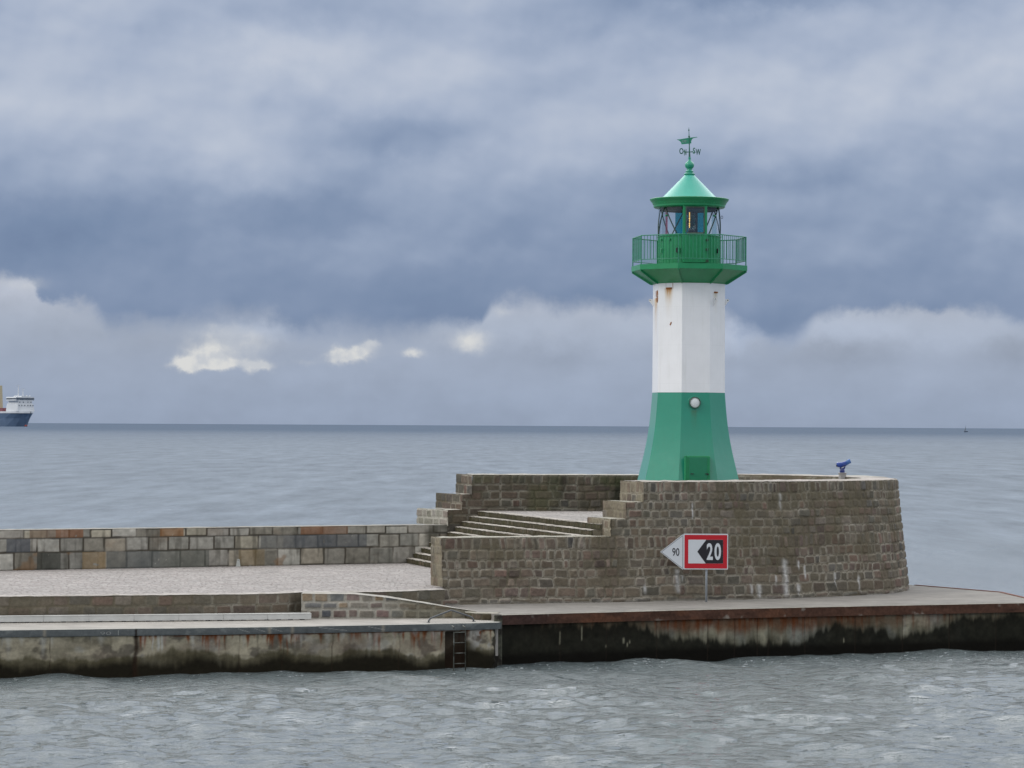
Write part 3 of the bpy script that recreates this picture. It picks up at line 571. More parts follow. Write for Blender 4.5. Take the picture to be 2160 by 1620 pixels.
# ------------------------------------------------------------------ block parapet on the left
par = empty('parapet_wall', (-12, 98, Z_PROM), 0, 'low parapet of large grey, slate and rusty cut blocks behind the promenade', 'wall')
def ppar(o): o.parent = par; o.matrix_parent_inverse = Matrix.Translation((12, -98, -Z_PROM)); return o
PAL_B = np.array([(.27, .26, .225), (.31, .295, .255), (.35, .335, .29), (.24, .23, .195), (.20, .185, .15), (.22, .21, .18), (.31, .29, .25), (.26, .23, .18), (.30, .28, .235), (.34, .31, .24)]) * 1.3
def par_post(U, Z, X, Y, col, off):
    c1_ = Z_PROM + .60
    s_ = stn(X, Y)
    q = sst(.60, .74, fbm(U * 1.3, Z * 2.2, 81, 3)) * sst(.35, .6, vn(U * 3, Z * 5, 82)) * (.25 + .75 * (Z < c1_)); col = mixc(col, (.25, .13, .05), q * .55 * sst(820, 700, s_))
    q = sst(.5, .75, fbm(U * 1.6, Z * .5, 84, 3)) * sst(760, 900, s_); col = mixc(col, (.05, .048, .035), q * .85)
    col = mixc(col, (.06, .055, .04), sst(.55, .8, fbm(U * 5, Z * .6, 87, 3)) * .55)
    def run(c0, c1, z0, z1, c, a): return mixc(col, c, ((s_ > c0) & (s_ < c1) & (Z > z0) & (Z < z1)) * a)
    c1z, c2z = Z_PROM + .60, Z_PROM + 1.08
    for c0, c1_, z0, z1, c, a in ((228, 340, 1.9, c1z, (.11, .12, .115), .75), (340, 443, 1.9, c1z, (.12, .125, .105), .75), (552, 600, c1z, c2z, (.13, .135, .13), .7), (600, 775, c1z, c2z, (.095, .105, .115), .75), (16, 66, c1z, c2z, (.08, .09, .105), .85),
                                 (65, 130, c2z, 4, (.20, .13, .08), .7), (120, 178, c2z, 4, (.25, .11, .05), .8), (340, 390, c2z, 4, (.27, .13, .05), .8), (635, 683, c2z, 4, (.25, .12, .06), .8), (683, 735, c2z, 4, (.26, .14, .08), .7), (176, 226, 1.9, c1z, (.30, .19, .07), .55), (505, 560, 1.9, c1z, (.25, .17, .07), .5), (80, 130, 1.9, c1z, (.06, .062, .05), .8)):
        jt = vn(U * 8, Z * 8, 85) > .04; col = mixc(col, c, ((s_ > c0) & (s_ < c1_) & (Z > z0 + .02) & (Z < z1 - .02) & jt) * a * 1.05 * (.75 + .3 * vn(U * 2, Z * 3, 86)))
    col = mixc(col, (.07, .065, .055), sst(.985, 1.0, 1 - np.abs(Z - c2z) * .6) * .8)
    return col, off, Z
ppar(masonry('block_face', None, par_in, Z_PROM, Z_PAR, [.60, .48, .30], [(.82, 1.05), (.72, .98), (.75, 1.0)], .03, 51, pal=PAL_B, mort=np.array((.07, .06, .045)), joint=.018, rad=.035, prot=.018, edge=.03, wash=(0, .15), lime=.15, warp=.016, wob=.012, post=par_post, material=M_BLOCK, tone=.18))
ppar(strip('coping', None, offset(par_in, .012), offset(par_in, -.8), Z_PAR + .006, seed=3, c=(.30, .29, .26), jit=.010, material=M_CAP))
ppar(masonry('sea_face', None, offset(par_in, -.8)[::-1], -.8, Z_PAR, [.6] * 8, (.7, .95), .12, 52, pal=PAL_B, rad=.01, prot=.01, warp=.006, material=M_BLOCK))
# ------------------------------------------------------------------ retaining wall below the promenade
ret = empty('retaining_wall', (-12, 83, Z_LOW), 0, 'knee high mossy stone wall along the front edge of the promenade', 'wall')
def rpar(o): o.parent = ret; o.matrix_parent_inverse = Matrix.Translation((12, -83, -Z_LOW)); return o
def ret_post(U, Z, X, Y, col, off):
    col = mixc(col, (.155, .14, .10), sst(.3, .7, fbm(U * .7, Z * 2, 91)) * .55); col = mixc(col, (.10, .065, .06), ((Z < 1.44) & (vn(U * 3.3, Z * 2, 92) > .5)) * .7)
    return col, off, Z
rpar(masonry('stone_face', None, prom_front, Z_LOW, Z_PROM, [.15, .28, .32], (.35, .8), .025, 53, wash=(.25, .95), lime=.1, post=ret_post, prot=.02, wob=.015))
rpar(strip('coping', None, offset(prom_front, .03), offset(prom_front, -.45), Z_PROM + .012, seed=5, c=(.40, .37, .34), jit=.008))
# ramp side wall
ramp = empty('ramp_wall', (-4, 85.3, Z_LOW), 0, 'stone side wall with pale mortar whose top slopes down to the quay deck', 'wall')
def rampar(o): o.parent = ramp; o.matrix_parent_inverse = Matrix.Translation((4, -85.3, -Z_LOW)); return o
RP = curve([(-6.25, 84.95), (-4.2, 85.15), (-2.6, 85.35), (-1.0, 85.5)]); rl = arc(RP)[-1]
def rtop(u): return np.interp(u, [0, 1.6, 2.6, rl], [2.05, 2.03, 1.92, 1.5])
def ramp_post(U, Z, X, Y, col, off):
    col = mixc(col, (.14, .125, .08), sst(2.2, 3.4, U) * .65); col = mixc(col, (.36, .34, .29), np.exp(-((Z - 1.60) / .03) ** 2) * .7 * (U < 3.2)); return col, off, Z
PAL_P = np.array([(.16, .12, .10), (.20, .13, .12), (.20, .18, .15), (.15, .155, .15), (.08, .085, .095), (.22, .16, .10), (.24, .22, .19), (.13, .09, .08)])
rampar(masonry('stone_face', None, RP, Z_LOW, rtop, [.27, .22, .30], (.3, .62), .024, 54, pal=PAL_P, mort=np.array((.36, .34, .29)), joint=.024, wash=(0, .35), lime=.2, post=ramp_post))
rampar(strip('coping', None, offset(RP, .03), np.array([(-6.2, 86.0), (-3.9, 86.15), (-2.4, 86.2), (-1.2, 86.0)]), lambda t: rtop(t * rl) + .008, seed=6, c=(.40, .38, .34), jit=.008))
# small step between walkway and deck
kerb = empty('step_wall', (-.7, 84.9, Z_LOW), 0, 'short dark stone step between the lower walkway and the higher quay deck', 'wall')
KP = curve([(-1.35, 85.35), (-1.0, 84.75), (-.40, 84.62)], smooth=False)
kf = masonry('stone_face', None, KP, Z_LOW, Z_DECK, [.2], (.12, .4), .02, 55, pal=PAL_M, mort=np.array((.10, .09, .06)), lime=0, prot=.035, wash=(0, .3)); kf.parent = kerb; kf.matrix_parent_inverse = Matrix.Translation((.7, -84.9, -Z_LOW))
kc = strip('coping', None, offset(KP, .02), np.array([(-1.45, 85.9), (-.3, 85.2)]), Z_DECK + .008, seed=8, c=(.36, .34, .28)); kc.parent = kerb; kc.matrix_parent_inverse = Matrix.Translation((.7, -84.9, -Z_LOW))

# ------------------------------------------------------------------ quay walls
lq = empty('quay_wall', (-8, 81, 0), 0, 'stained pale concrete quay wall with slate blue edge stones and a ladder recess', 'quay wall')
def lpar(o): o.parent = lq; o.matrix_parent_inverse = Matrix.Translation((8, -81, 0)); return o
def drips(U, Z, z_top, col, seed, L, n, c, a, lo, hi, w0=.015, w1=.05, gate=None):
    rs = np.random.RandomState(seed)
    for i in range(n):
        u0 = rs.rand() * L; ln = lo + (hi - lo) * rs.rand() ** 2; wd = w0 + (w1 - w0) * rs.rand(); aa = a * (.5 + .5 * rs.rand())
        j = np.abs(U[:, 0] - u0) < .4
        if not j.any(): continue
        uu, zz = U[j], Z[j]; q = np.exp(-((uu - u0 + (vn(uu * 3, zz * 6, seed + i) - .5) * .04) / (wd * (.4 + .6 * np.clip(1 - (z_top - zz) / ln, 0, 1)))) ** 2) * np.clip(1.15 - (z_top - zz) / ln, 0, 1)
        if gate is not None: q = q * gate[j]
        col[j] = mixc(col[j], c, np.clip(q * aa, 0, 1))
    return col
def conc_left(U, Z, X, Y, col, off):
    s_ = stn(X, Y); L_ = U.max()
    f1 = fbm(U * .8, Z * 1.4, 101); f2 = fbm(U * 3, Z * 2.5, 102)
    col = np.array((.43, .38, .275)) * (.42 + .85 * f1[..., None]) * (.75 + .5 * f2[..., None])
    col = mixc(col, (.36, .35, .31), sst(.55, .75, fbm(U * 1.4, Z * 1.8, 103)) * .6)
    col = mixc(col, (.07, .06, .05), sst(.55, .70, fbm(U * 1.8, Z * 2.4, 104)) * .75); col = mixc(col, (.16, .12, .09), sst(.5, .7, fbm(U * .6, Z * 1.2, 109)) * .5)
    col = mixc(col, (.13, .12, .08), sst(.5, .7, fbm(U * 1.1, Z * 4., 106)) * .45)
    zz = .55 + (fbm(U * .7, Z * .5, 105, 4) - .5) * .8 + (fbm(U * 9, Z * 1.5, 144, 3) - .5) * .14; col = mixc(col, (.07, .06, .03), sst(.06, -.06, Z - zz) * .8); col = mixc(col, (.016, .013, .007), sst(.16, -.16, Z - zz + .17))
    col = drips(U, Z, 1.12, col, 5, L_, 260, (.17, .05, .014), 1.4, .14, .62, .03, .07, gate=sst(285, 300, s_))
    col = drips(U, Z, 1.12, col, 6, L_, 80, (.46, .45, .40), .7, .15, .7, .04, .12)
    col = drips(U, Z, 1.12, col, 7, L_, 80, (.06, .05, .03), .6, .2, .9, .02, .06)
    col = mixc(col, (.12, .04, .014), sst(1.06, 1.11, Z + (vn(U * 6, Z * 0, 118) - .5) * .05) * .85 * (s_ > 290))
    for px, ww in ((338, 3), (346, 2), (326, 1.5)): col = mixc(col, (.5, .5, .46), np.exp(-((s_ - px + (vn(U * 9, Z * 5, 119) - .5) * 3) / ww) ** 2) * sst(.62, .8, Z) * .75)
    for px, wd in ((290, 5), (110, .8), (705, 1), (510, .8), (845, .8), (600, .6)):
        m_ = np.exp(-((s_ - px + (vn(U * 0, Z * 4, px) - .5) * 5) / wd) ** 2); col = mixc(col, (.035, .02, .012), m_ * (.9 if wd > 2 else .6)); off = off - m_ * (.07 if wd > 2 else .015)
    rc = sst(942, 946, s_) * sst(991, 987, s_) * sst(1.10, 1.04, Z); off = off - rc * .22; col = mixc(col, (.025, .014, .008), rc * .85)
    col = mixc(col, (.40, .385, .35), sst(990, 1010, s_) * sst(.5, .62, fbm(U * 4, Z * 3, 107)) * sst(.45, .7, Z) * .7)
    edge_ = sst(1040, 1052, s_ + (fbm(U * 0, Z * 4, 108) - .5) * 22); off = off - edge_ * .12; col = mixc(col, (.02, .018, .014), edge_ * .85)
    return col, off, Z
lpar(masonry('concrete_face', None, quay_l, -1.2, 1.115, [2.315], (3, 4), .025, 56, joint=0, rad=.01, prot=.0, lime=0, warp=0.02, post=conc_left, material=M_CONC))
def cop_post(U, Z, X, Y, col, off):
    s_ = stn(X, Y); col = np.array((.115, .125, .125)) * (.8 + .4 * fbm(U * 2, Z * 6, 111)[..., None])
    col = mixc(col, (.25, .26, .25), sst(.62, .78, fbm(U * 3, Z * 5, 112)) * .4 + sst(985, 950, s_) * sst(905, 930, s_) * .35)
    for px in (98, 620, 572, 811): col = mixc(col, (.28, .25, .20), np.exp(-((s_ - px) / 3.5) ** 2) * .8)
    col = mixc(col, (.02, .015, .012), np.exp(-((s_ - 291) / 2.5) ** 2)); off = off - .02 * np.exp(-((s_ - 291) / 2.5) ** 2)
    for a0, a1 in ((505, 530), (540, 565), (575, 600), (676, 735), (780, 815)):     # pale scratches
        t_ = (s_ - a0) / (a1 - a0); q = ((t_ > 0) & (t_ < 1)) * np.exp(-((Z - (1.27 - .10 * t_)) / .008) ** 2); col = mixc(col, (.4, .4, .38), q * .7)
    return col, off, Z
cl = lpar(masonry('edge_stone', None, offset(quay_l, .03), 1.11, 1.305, [.195], (1.2, 1.9), .02, 57, joint=.006, rad=.01, prot=.008, lime=0, warp=.004, post=cop_post, material=M_CONC, wob=0)); cl['kind'] = 'stuff'
del cl['kind']
lpar(strip('edge_top', None, offset(quay_l, .036), offset(quay_l, -.36), 1.306, seed=4, c=(.33, .32, .29), jit=.003, stones=False, drop_edge=.006))
lpar(strip('edge_underside', None, offset(quay_l, .036), offset(quay_l, -.05), 1.11, seed=4, c=(.1, .07, .04), jit=.0, stones=False, drop_edge=0))
u_ = u_at(quay_l, 225); qx, qy, qnx, qny = sample(quay_l, np.array([u_])); Tm = Matrix.Translation((qx[0] + qnx[0] * .052, qy[0] + qny[0] * .052, 0)) @ Matrix.Rotation(math.atan2(-qnx[0], -qny[0]) * -1, 4, 'Z')
tm = text_mesh('90', -.13, .17, 1.145, 1.235, 0, weight=-.01); tm.add([(.36, 0, 1.13), (.385, 0, 1.13), (.385, 0, 1.27), (.36, 0, 1.27)], [(0, 1, 2, 3)]); tm.v = [tuple(Tm @ Vector(q)) for q in tm.v]
lpar(tm.build('painted_number', mat('faded paint', (.27, .28, .27), .8)))

rq = empty('quay_wall', (8, 87, 0), 0, 'quay wall blackened by algae and painted shade with a rusty brown steel capping beam', 'quay wall')
def qpar(o): o.parent = rq; o.matrix_parent_inverse = Matrix.Translation((-8, -87, 0)); return o
def cap_post(U, Z, X, Y, col, off):
    s_ = stn(X, Y); f = fbm(U * 1.6, Z * 5, 121); col = np.array((.085, .042, .028)) * (.6 + .9 * f[..., None])
    col = mixc(col, (.145, .062, .034), sst(.5, .72, fbm(U * 1.1, Z * 2, 122)) * .7 * sst(1150, 1250, s_) * sst(1900, 1600, s_))
    col = mixc(col, (.35, .31, .26), sst(.66, .8, fbm(U * 3, Z * 3, 123)) * .6); col = mixc(col, (.05, .032, .03), sst(1200, 1120, s_) * .6)
    return col, off, Z
qpar(masonry('capping_beam', None, offset(quay_r, .05), Z_DECK - .30, Z_DECK - .012, [.29], (3, 4), .022, 58, joint=0, rad=.01, prot=0, lime=0, warp=.02, post=cap_post, material=M_RUST))
qpar(strip('beam_underside', None, offset(quay_r, .05), offset(quay_r, -.16), Z_DECK - .30, c=(.07, .035, .02), stones=False, jit=0, drop_edge=0, material=M_RUST))
qpar(strip('deck_edge', None, offset(quay_r, .055), offset(quay_r, -.34), Z_DECK - .004, c=(.27, .255, .22), stones=False, jit=.004, drop_edge=.012, seed=3))
def conc_right(U, Z, X, Y, col, off):
    s_ = stn(X, Y); L_ = U.max()
    col = np.array((.28, .26, .185)) * (.5 + .9 * fbm(U * 1.2, Z * 1.4, 131)[..., None])
    col = mixc(col, (.42, .39, .29), sst(.52, .68, fbm(U * 2, Z * 2, 132)) * .7); col = mixc(col, (.22, .24, .23), sst(.5, .7, fbm(U * 1, Z * .5, 139)) * .5)
    pid = np.searchsorted(np.array([1184, 1282, 1388, 1495, 1552, 1600, 1623, 1700, 1806, 1906, 2004, 2102]), s_); col = col * np.array([1, .8, .9, 1, 1.0, .85, 1.1, .78, 1.15, .8, 1.1, 1.0, .7])[pid][..., None]
    g = np.interp(s_, [1100, 1380, 1400, 1800, 1850, 2160], [.6, .6, 1, 1, .55, .25])
    zr = 1.2 - .35 * fbm(U * 2.5, Z * .4, 133); col = mixc(col, (.125, .045, .018), sst(-.3, .08, Z - zr + .10) * 1.1 * g * (.5 + .5 * fbm(U * 5, Z, 134)))
    col = drips(U, Z, 1.2, col, 11, L_, 130, (.15, .045, .014), 1.2, .2, .8, .025, .07, gate=g)
    zd = np.interp(s_, [1056, 1370, 1392, 1500, 1560, 1700, 1735, 1860, 1878, 1960, 1990, 2030, 2160], [1.25, 1.05, .72, .58, .42, .40, .85, .80, .50, .55, .85, 1.0, 1.1]) + (fbm(U * 3.5, Z * .8, 135, 3) - .5) * .40 + (fbm(U * 9, Z * 1.4, 141, 4) - .5) * .26
    k = sst(.10, -.10, Z - zd) * (.75 + .25 * fbm(U * 6, Z * 4, 142)); dark = np.array((.009, .009, .006)) * (.5 + fbm(U * 3, Z * 3, 136)[..., None]); col = mixc(col, (.045, .042, .026), sst(.42, -.1, Z - zd + (fbm(U * 8, Z * 1.2, 143) - .5) * .3) * .8); col = col * (1 - k[..., None]) + dark * k[..., None]  # algae black, deepened in colour for the shade below the overhang
    col = mixc(col, (.006, .005, .003), sst(.45, .2, Z))
    for px, z0, z1, wd in ((1184, .55, .95, 1.2), (1230, .65, 1.1, 1.), (1318, .52, .70, 2.), (1331, .52, .62, 1.3), (1326, .42, .55, 1.2), (1281, .42, .5, 1.2), (1782, .35, .5, 1.)):
        col = mixc(col, (.33, .31, .22), np.exp(-((s_ - px) / wd) ** 2) * sst(z0 - .03, z0 + .05, Z) * sst(z1 + .04, z1 - .06, Z) * .8)
    for px in (1388, 1495, 1552, 1600, 1623, 1700, 1806, 1906, 2004, 2102, 1282, 1184):
        m_ = np.exp(-((s_ - px) / .8) ** 2); col = mixc(col, (.03, .02, .014), m_ * .75); off = off - m_ * .02
    col = mixc(col, (.28, .27, .23), np.exp(-((s_ - 1910) / 2) ** 2) * sst(.5, .8, Z) * .5)
    return col, off + (fbm(U * 2, Z * 2, 138) - .5) * .04, Z
qpar(masonry('concrete_face', None, offset(quay_r, -.06), -1.2, 1.22, [2.42], (3, 4), .025, 59, joint=0, rad=.01, prot=0, lime=0, warp=.02, post=conc_right, material=M_CONC))
e0 = quay_r[0]
pm = MB().bbox(e0[0] - .22, e0[0] + .02, e0[1] - .10, e0[1] + .9, -1, Z_DECK - .01, .02)
qpar(pm.build('end_post', mat('green stained post', (.085, .085, .06), .85, var=.4, vscale=7, bump=.01, dirt=(.02, .015, .01), dscale=2.2, dlo=.45, dhi=.6)))
# raised rusty edging along the far and right side of the deck
M_EDG = mat('rust red edging', (.16, .055, .03), .8, var=.3, vscale=8)
edg = MB(); bk = [(17.1, 91.9), (16.68, 97.0), (14.35, 101.0)]
for a, b in zip(bk[:-1], bk[1:]):
    a, b = Vector((*a, 0)), Vector((*b, 0)); t = (b - a).normalized(); s_ = Vector((t.y, -t.x, 0)) * .05
    edg.add([a - s_ + Vector((0, 0, z)) for z in (1.1, 1.525)] + [b - s_ + Vector((0, 0, z)) for z in (1.1, 1.525)] + [a + s_ + Vector((0, 0, z)) for z in (-1, 1.525)] + [b + s_ + Vector((0, 0, z)) for z in (-1, 1.525)],
            [(0, 2, 3, 1), (1, 3, 7, 5), (5, 7, 6, 4)])
qpar(edg.build('edging', M_EDG))

# ladder
a = Vector((*G(968, 1330, 1.15), 0)); a.y -= .02; ang = math.atan2(quay_l[-1][1] - quay_l[-60][1], quay_l[-1][0] - quay_l[-60][0])
lad = empty('ladder', (a.x, a.y + .02, 0), ang, 'pale steel ladder going down the quay wall into the water', 'ladder')
for s in (-1, 1):
    MB().tube([(s * .17, .10, 1.28), (s * .17, -.03, 1.25), (s * .185, -.06, 1.1), (s * .185, -.06, -.6)], .018).build('rail', mat('ladder steel', (.17, .175, .15), .6, var=.25, vscale=4, dirt=(.03, .03, .02), dscale=1.5, dlo=.35, dhi=.55), lad, True)
for k in range(7): MB().tube([(-.18, -.06, 1.10 - .3 * k), (.18, -.06, 1.10 - .3 * k)], .014).build('rung', bpy.data.materials['ladder steel'], lad, True)
# grab rail
g0, g1 = Vector((*G(903, 1315, Z_LOW), 0)), Vector((*G(998, 1313, Z_LOW), 0)); gm = (g0 + g1) / 2; gl_ = (g1 - g0).length; dy = .35
gr = empty('grab_rail', (gm.x, gm.y + dy, Z_LOW), math.atan2((g1 - g0).y, (g1 - g0).x), 'bent dark steel grab rail above the ladder on the walkway', 'rail')
h = gl_ / 2
MB().tube([(-h, 0, -.03), (-h + .01, 0, .06), (-h + .06, 0, .12), (-h + .15, 0, .155), (-.05, 0, .33), (0, 0, .345), (.05, 0, .335), (h - .12, 0, .16), (h - .04, 0, .12), (h, 0, .06), (h + .02, 0, -.03)], .026, 10).build('bar', mat('dark pipe', (.11, .115, .12), .5, metal=.3, var=.2), gr, True)
for s in (-h, h + .02): MB().lathe([(.055, 0), (.055, .012), (.028, .014)], 14, T=Matrix.Translation((s, 0, 0))).build('foot_plate', bpy.data.materials['dark pipe'], gr)
# long white channel lying on the walkway
c0, c1 = Vector((*G(-200, 1316.5, Z_LOW), 0)), Vector((*G(657, 1308, Z_LOW), 0)); cd = (c1 - c0); cl_ = cd.length
ch = empty('cable_channel', (c1.x, c1.y, Z_LOW), math.atan2(cd.y, cd.x), 'long low white channel with an open dark end lying along the walkway', 'channel')
m_ = MB(); npan = 9
for k in range(npan):
    x0, x1 = -cl_ * (k + 1) / npan + .004, -cl_ * k / npan - .004; m_.bbox(x0, x1, 0, .012, .03, .19, .003); m_.bbox(x0, x1, -.012, .26, .19, .205, .003); m_.bbox(x0, x1, .24, .252, .03, .19, .003)
m_.build('cover', M_RAILW, ch)
m_ = MB()
fme = m_.box(-.12, 0, .03, .2, 0, .04).build('foot', mat('dark rubber', (.03, .022, .02), .9), ch); fme.location = (-.2, 0, 0); fme = fme.data
for k in range(1, int(cl_ / .35)): o = bpy.data.objects.new('foot', fme); COL.objects.link(o); o.parent = ch; o.location = (-.2 - .35 * k, 0, 0)
MB().box(-.25, -.05, .014, .238, .035, .186).build('opening', M_DARK, ch)

# small white marker at the parapet foot
mp_ = Vector((*G(505, 1193.5, Z_PROM), Z_PROM)); mp_.y -= .45
mk = empty('marker', mp_, 0, 'small white tapered marker with a hole at the foot of the block parapet', 'marker')
poly = [(-.08, 0), (.08, 0), (.045, .25), (.0, .265), (-.035, .255)]
MB().plate(poly, -.05, .03).build('body', mat('chalky white', (.5, .51, .47), .8, var=.1), mk)
MB().tube([(.0, -.054, .225), (.0, -.040, .225)], .016, 12).build('hole', M_DARK, mk)

# ------------------------------------------------------------------ navigation sign
SD = 90.72; S0 = Pd(1370, 1100, SD); ms_ = SD / F / 8.526                     # metres per unit of the measured drawing
s_post = Pd(1490, 1267, SD)
sign = empty('navigation_sign', (s_post.x, SD, Z_DECK), 0, 'red bordered sign reading 20 beside a white arrow reading 90 on a post', 'sign')
def sx(v): return S0.x + v * ms_ - s_post.x
def sz(v): return S0.z - v * ms_ - Z_DECK
MB().tube([(0, .07, -.02), (0, .07, sz(300))], .036, 14).build('post', M_GREY, sign, True)
def rrect(x0, x1, y0, y1, r, n=6):
    P = []
    for cx, cy, a0 in ((x1 - r, y1 - r, 0), (x0 + r, y1 - r, 90), (x0 + r, y0 + r, 180), (x1 - r, y0 + r, 270)):
        P += [(cx + r * math.cos(R(a0 + 90 * i / n)), cy + r * math.sin(R(a0 + 90 * i / n))) for i in range(n + 1)]
    return P
bd_ = MB().plate(rrect(sx(612), sx(1415), sz(855), sz(215), .03), 0, .03).build('board', M_SIGNW, sign)
for z_ in (350, 720): MB().box(-.12, .12, .03, .11, sz(z_) - .02, sz(z_) + .02).build('bracket', M_GREY, sign)
MB().plate(rrect(sx(632), sx(1398), sz(838), sz(236), .015), -.004, 0).build('red_border', M_SIGNR, bd_)
MB().plate([(sx(700), sz(748)), (sx(1325), sz(748)), (sx(1325), sz(322)), (sx(700), sz(322))], -.008, -.004).build('white_field', M_SIGNW, bd_)
MB().plate([(sx(1012), sz(746)), (sx(1324), sz(746)), (sx(1324), sz(323)), (sx(1020), sz(323)), (sx(862), sz(537))], -.012, -.0081).build('black_arrow', M_SIGNK, bd_)
text_mesh('2', sx(1030), sx(1142), sz(685), sz(382), -.0145, weight=.028).build('numeral', M_SIGNW, bd_)
text_mesh('0', sx(1170), sx(1288), sz(687), sz(380), -.0145, weight=.028).build('numeral', M_SIGNW, bd_)
ab = MB().plate([(sx(196), sz(545)), (sx(600), sz(861)), (sx(609), sz(850)), (sx(609), sz(240)), (sx(600), sz(229))], 0, .03).build('arrow_board', M_SIGNW, sign)
T_ = [(212, 545), (600, 845), (600, 246)]
def inset(P, k): cx = sum(p[0] for p in P) / 3; cz = sum(p[1] for p in P) / 3; return [(cx + (x - cx) * k, cz + (z - cz) * k) for x, z in P]
o1, i1 = inset(T_, 1.0), inset(T_, .965)
ln = MB(); ln.add([(sx(x), -.003, sz(z)) for x, z in o1 + i1], [(0, 1, 4, 3), (1, 2, 5, 4), (2, 0, 3, 5)]); ln.build('black_outline', M_SIGNK, ab)
text_mesh('90', sx(412), sx(540), sz(617), sz(474), -.004, weight=.01).build('numeral', M_SIGNK, ab)

# ------------------------------------------------------------------ lighthouse
LX, LY = 6.125, 98.7; rot = -math.atan2(LX, LY)
lh = empty('lighthouse', (LX, LY, Z_FLOOR), rot, 'octagonal green and white lighthouse with glazed lantern and weather vane on the bastion', 'lighthouse')
def zl(y): return Pd(1451, y, LY).z - Z_FLOOR
PXM = LY / F
VA = -10.5
def octa(rz, rot=VA): return [[(r * math.sin(R(rot + 45 * k)), -r * math.cos(R(rot + 45 * k)), z) for k in range(8)] for r, z in rz]
def loft(name, rz, material, parent, cap0=False, cap1=False, rot=VA):
    rings = octa(rz, rot); mb = MB(); vs = [p for r_ in rings for p in r_]
    fs = [(i * 8 + k, i * 8 + (k + 1) % 8, (i + 1) * 8 + (k + 1) % 8, (i + 1) * 8 + k) for i in range(len(rz) - 1) for k in range(8)]
    if cap0: fs.append(tuple(range(7, -1, -1)))
    if cap1: fs.append(tuple(range((len(rz) - 1) * 8, len(rz) * 8)))
    mb.add(vs, fs); return mb.build(name, material, parent)
kR = 272 / 266
def rr_(hw): return hw * PXM * kR
base_prof = [(rr_(116), -.05), (rr_(114.5), zl(1050)), (rr_(106), zl(1015)), (rr_(98.5), zl(981)), (rr_(91), zl(949)), (rr_(86.5), zl(922)), (rr_(82.5), zl(898)), (rr_(79.5), zl(875)), (rr_(77.3), zl(850)), (rr_(76.2), zl(828.5))]
def tower_mat(name, base, c_st, spots):
    """painted steel with rust streaks below given points (local x, z, width, length)"""
    m = bpy.data.materials.new(name); m.use_nodes = True; t = m.node_tree; N = NB(t); p = t.nodes['Principled BSDF']; ob = N.n('ShaderNodeTexCoord').outputs['Object']; s = N.n('ShaderNodeSeparateXYZ'); N.link(ob, s.inputs[0])
    f = N.maprange(N.noise(ob, 1.2, 5, .6), .3, .7, .96, 1.03, False); c = N.mix(1., (*base, 1), N.comb(f, f, f), 'MULTIPLY')
    gr_ = N.noise(N.comb(N.m('MULTIPLY', s.outputs[0], 7.), N.m('MULTIPLY', s.outputs[2], .5), N.m('MULTIPLY', s.outputs[1], 7.)), 1., 5, .65)
    c = N.mix(N.maprange(gr_, .5, .8, 0., .22), c, (base[0] * .55 + .02, base[1] * .58, base[2] * .5, 1))
    sm_ = N.m('FRACT', N.m('DIVIDE', s.outputs[2], 1.32)); c = N.mix(N.m('MULTIPLY', N.m('LESS_THAN', N.m('ABSOLUTE', N.m('SUBTRACT', sm_, .5)), .005), .09), c, (base[0] * .5, base[1] * .5, base[2] * .5, 1))
    front = N.m('LESS_THAN', s.outputs[1], 0.)
    stv = N.comb(N.m('MULTIPLY', s.outputs[0], 14.), N.m('MULTIPLY', s.outputs[2], 1.2)); sn = N.noise(stv, 1.6, 4, .6)
    for x, z, wd, ln_, cc, a in spots:
        dx = N.m('DIVIDE', N.m('SUBTRACT', N.m('ADD', s.outputs[0], N.m('MULTIPLY', N.m('SUBTRACT', sn, .5), wd * .8)), x), wd); gx = N.m('EXPONENT', N.m('MULTIPLY', N.m('POWER', N.m('ABSOLUTE', dx), 2.6), -1.))
        dz = N.m('DIVIDE', N.m('SUBTRACT', z, s.outputs[2]), ln_); gz = N.m('MULTIPLY', N.m('GREATER_THAN', dz, 0.), N.m('EXPONENT', N.m('MULTIPLY', dz, -2.2)))
        q = N.m('MULTIPLY', N.m('MULTIPLY', N.m('MULTIPLY', gx, gz), N.maprange(sn, .25, .6, .45, 1.)), N.m('MULTIPLY', front, a), clamp=True); c = N.mix(q, c, (*cc, 1))
    N.link(c, p.inputs['Base Color']); p.inputs['Roughness'].default_value = .32; p.inputs['Coat Weight'].default_value = .45; p.inputs['Coat Roughness'].default_value = .12
    b = N.n('ShaderNodeBump'); b.inputs['Distance'].default_value = .012; N.link(N.noise(ob, 1.4, 2, .5), b.inputs['Height']); N.link(b.outputs[0], p.inputs['Normal']); return m
RS = (.42, .17, .03); RSp = (.62, .44, .20)
lx = lambda px: (px - 1451) * PXM
M_WT = tower_mat('white tower paint', (.87, .88, .895), RS, [(lx(1409), zl(611), .11, .6, RSp, 1.6), (lx(1409), zl(611), .10, .28, RS, 1.6), (lx(1506.5), zl(619), .07, .6, (.58, .52, .36), 1.0), (lx(1382), zl(630), .05, 1.2, (.62, .42, .20), 1.5), (lx(1381.5), zl(615), .03, .5, RS, .7), (lx(1403), zl(600), .02, .3, (.5, .45, .35), .3)])
M_GT = tower_mat('sea green tower paint', (.012, .262, .166), RS, [(lx(1463), zl(866), .10, .55, (.06, .13, .05), .8)])
bz = np.array([q[1] for q in base_prof]); br_ = np.array([q[0] for q in base_prof]); zz_ = np.linspace(bz[0], bz[-1], 45); pf = np.polyfit(bz, br_, 4); loft('tower_base', [(float(np.polyval(pf, z)), float(z)) for z in zz_], M_GT, lh)
loft('tower_shaft', [(rr_(76.2) - .001, zl(828.5)), (rr_(75.6), zl(700)), (rr_(75.4), zl(600)), (rr_(75.4), zl(585))], M_WT, lh)
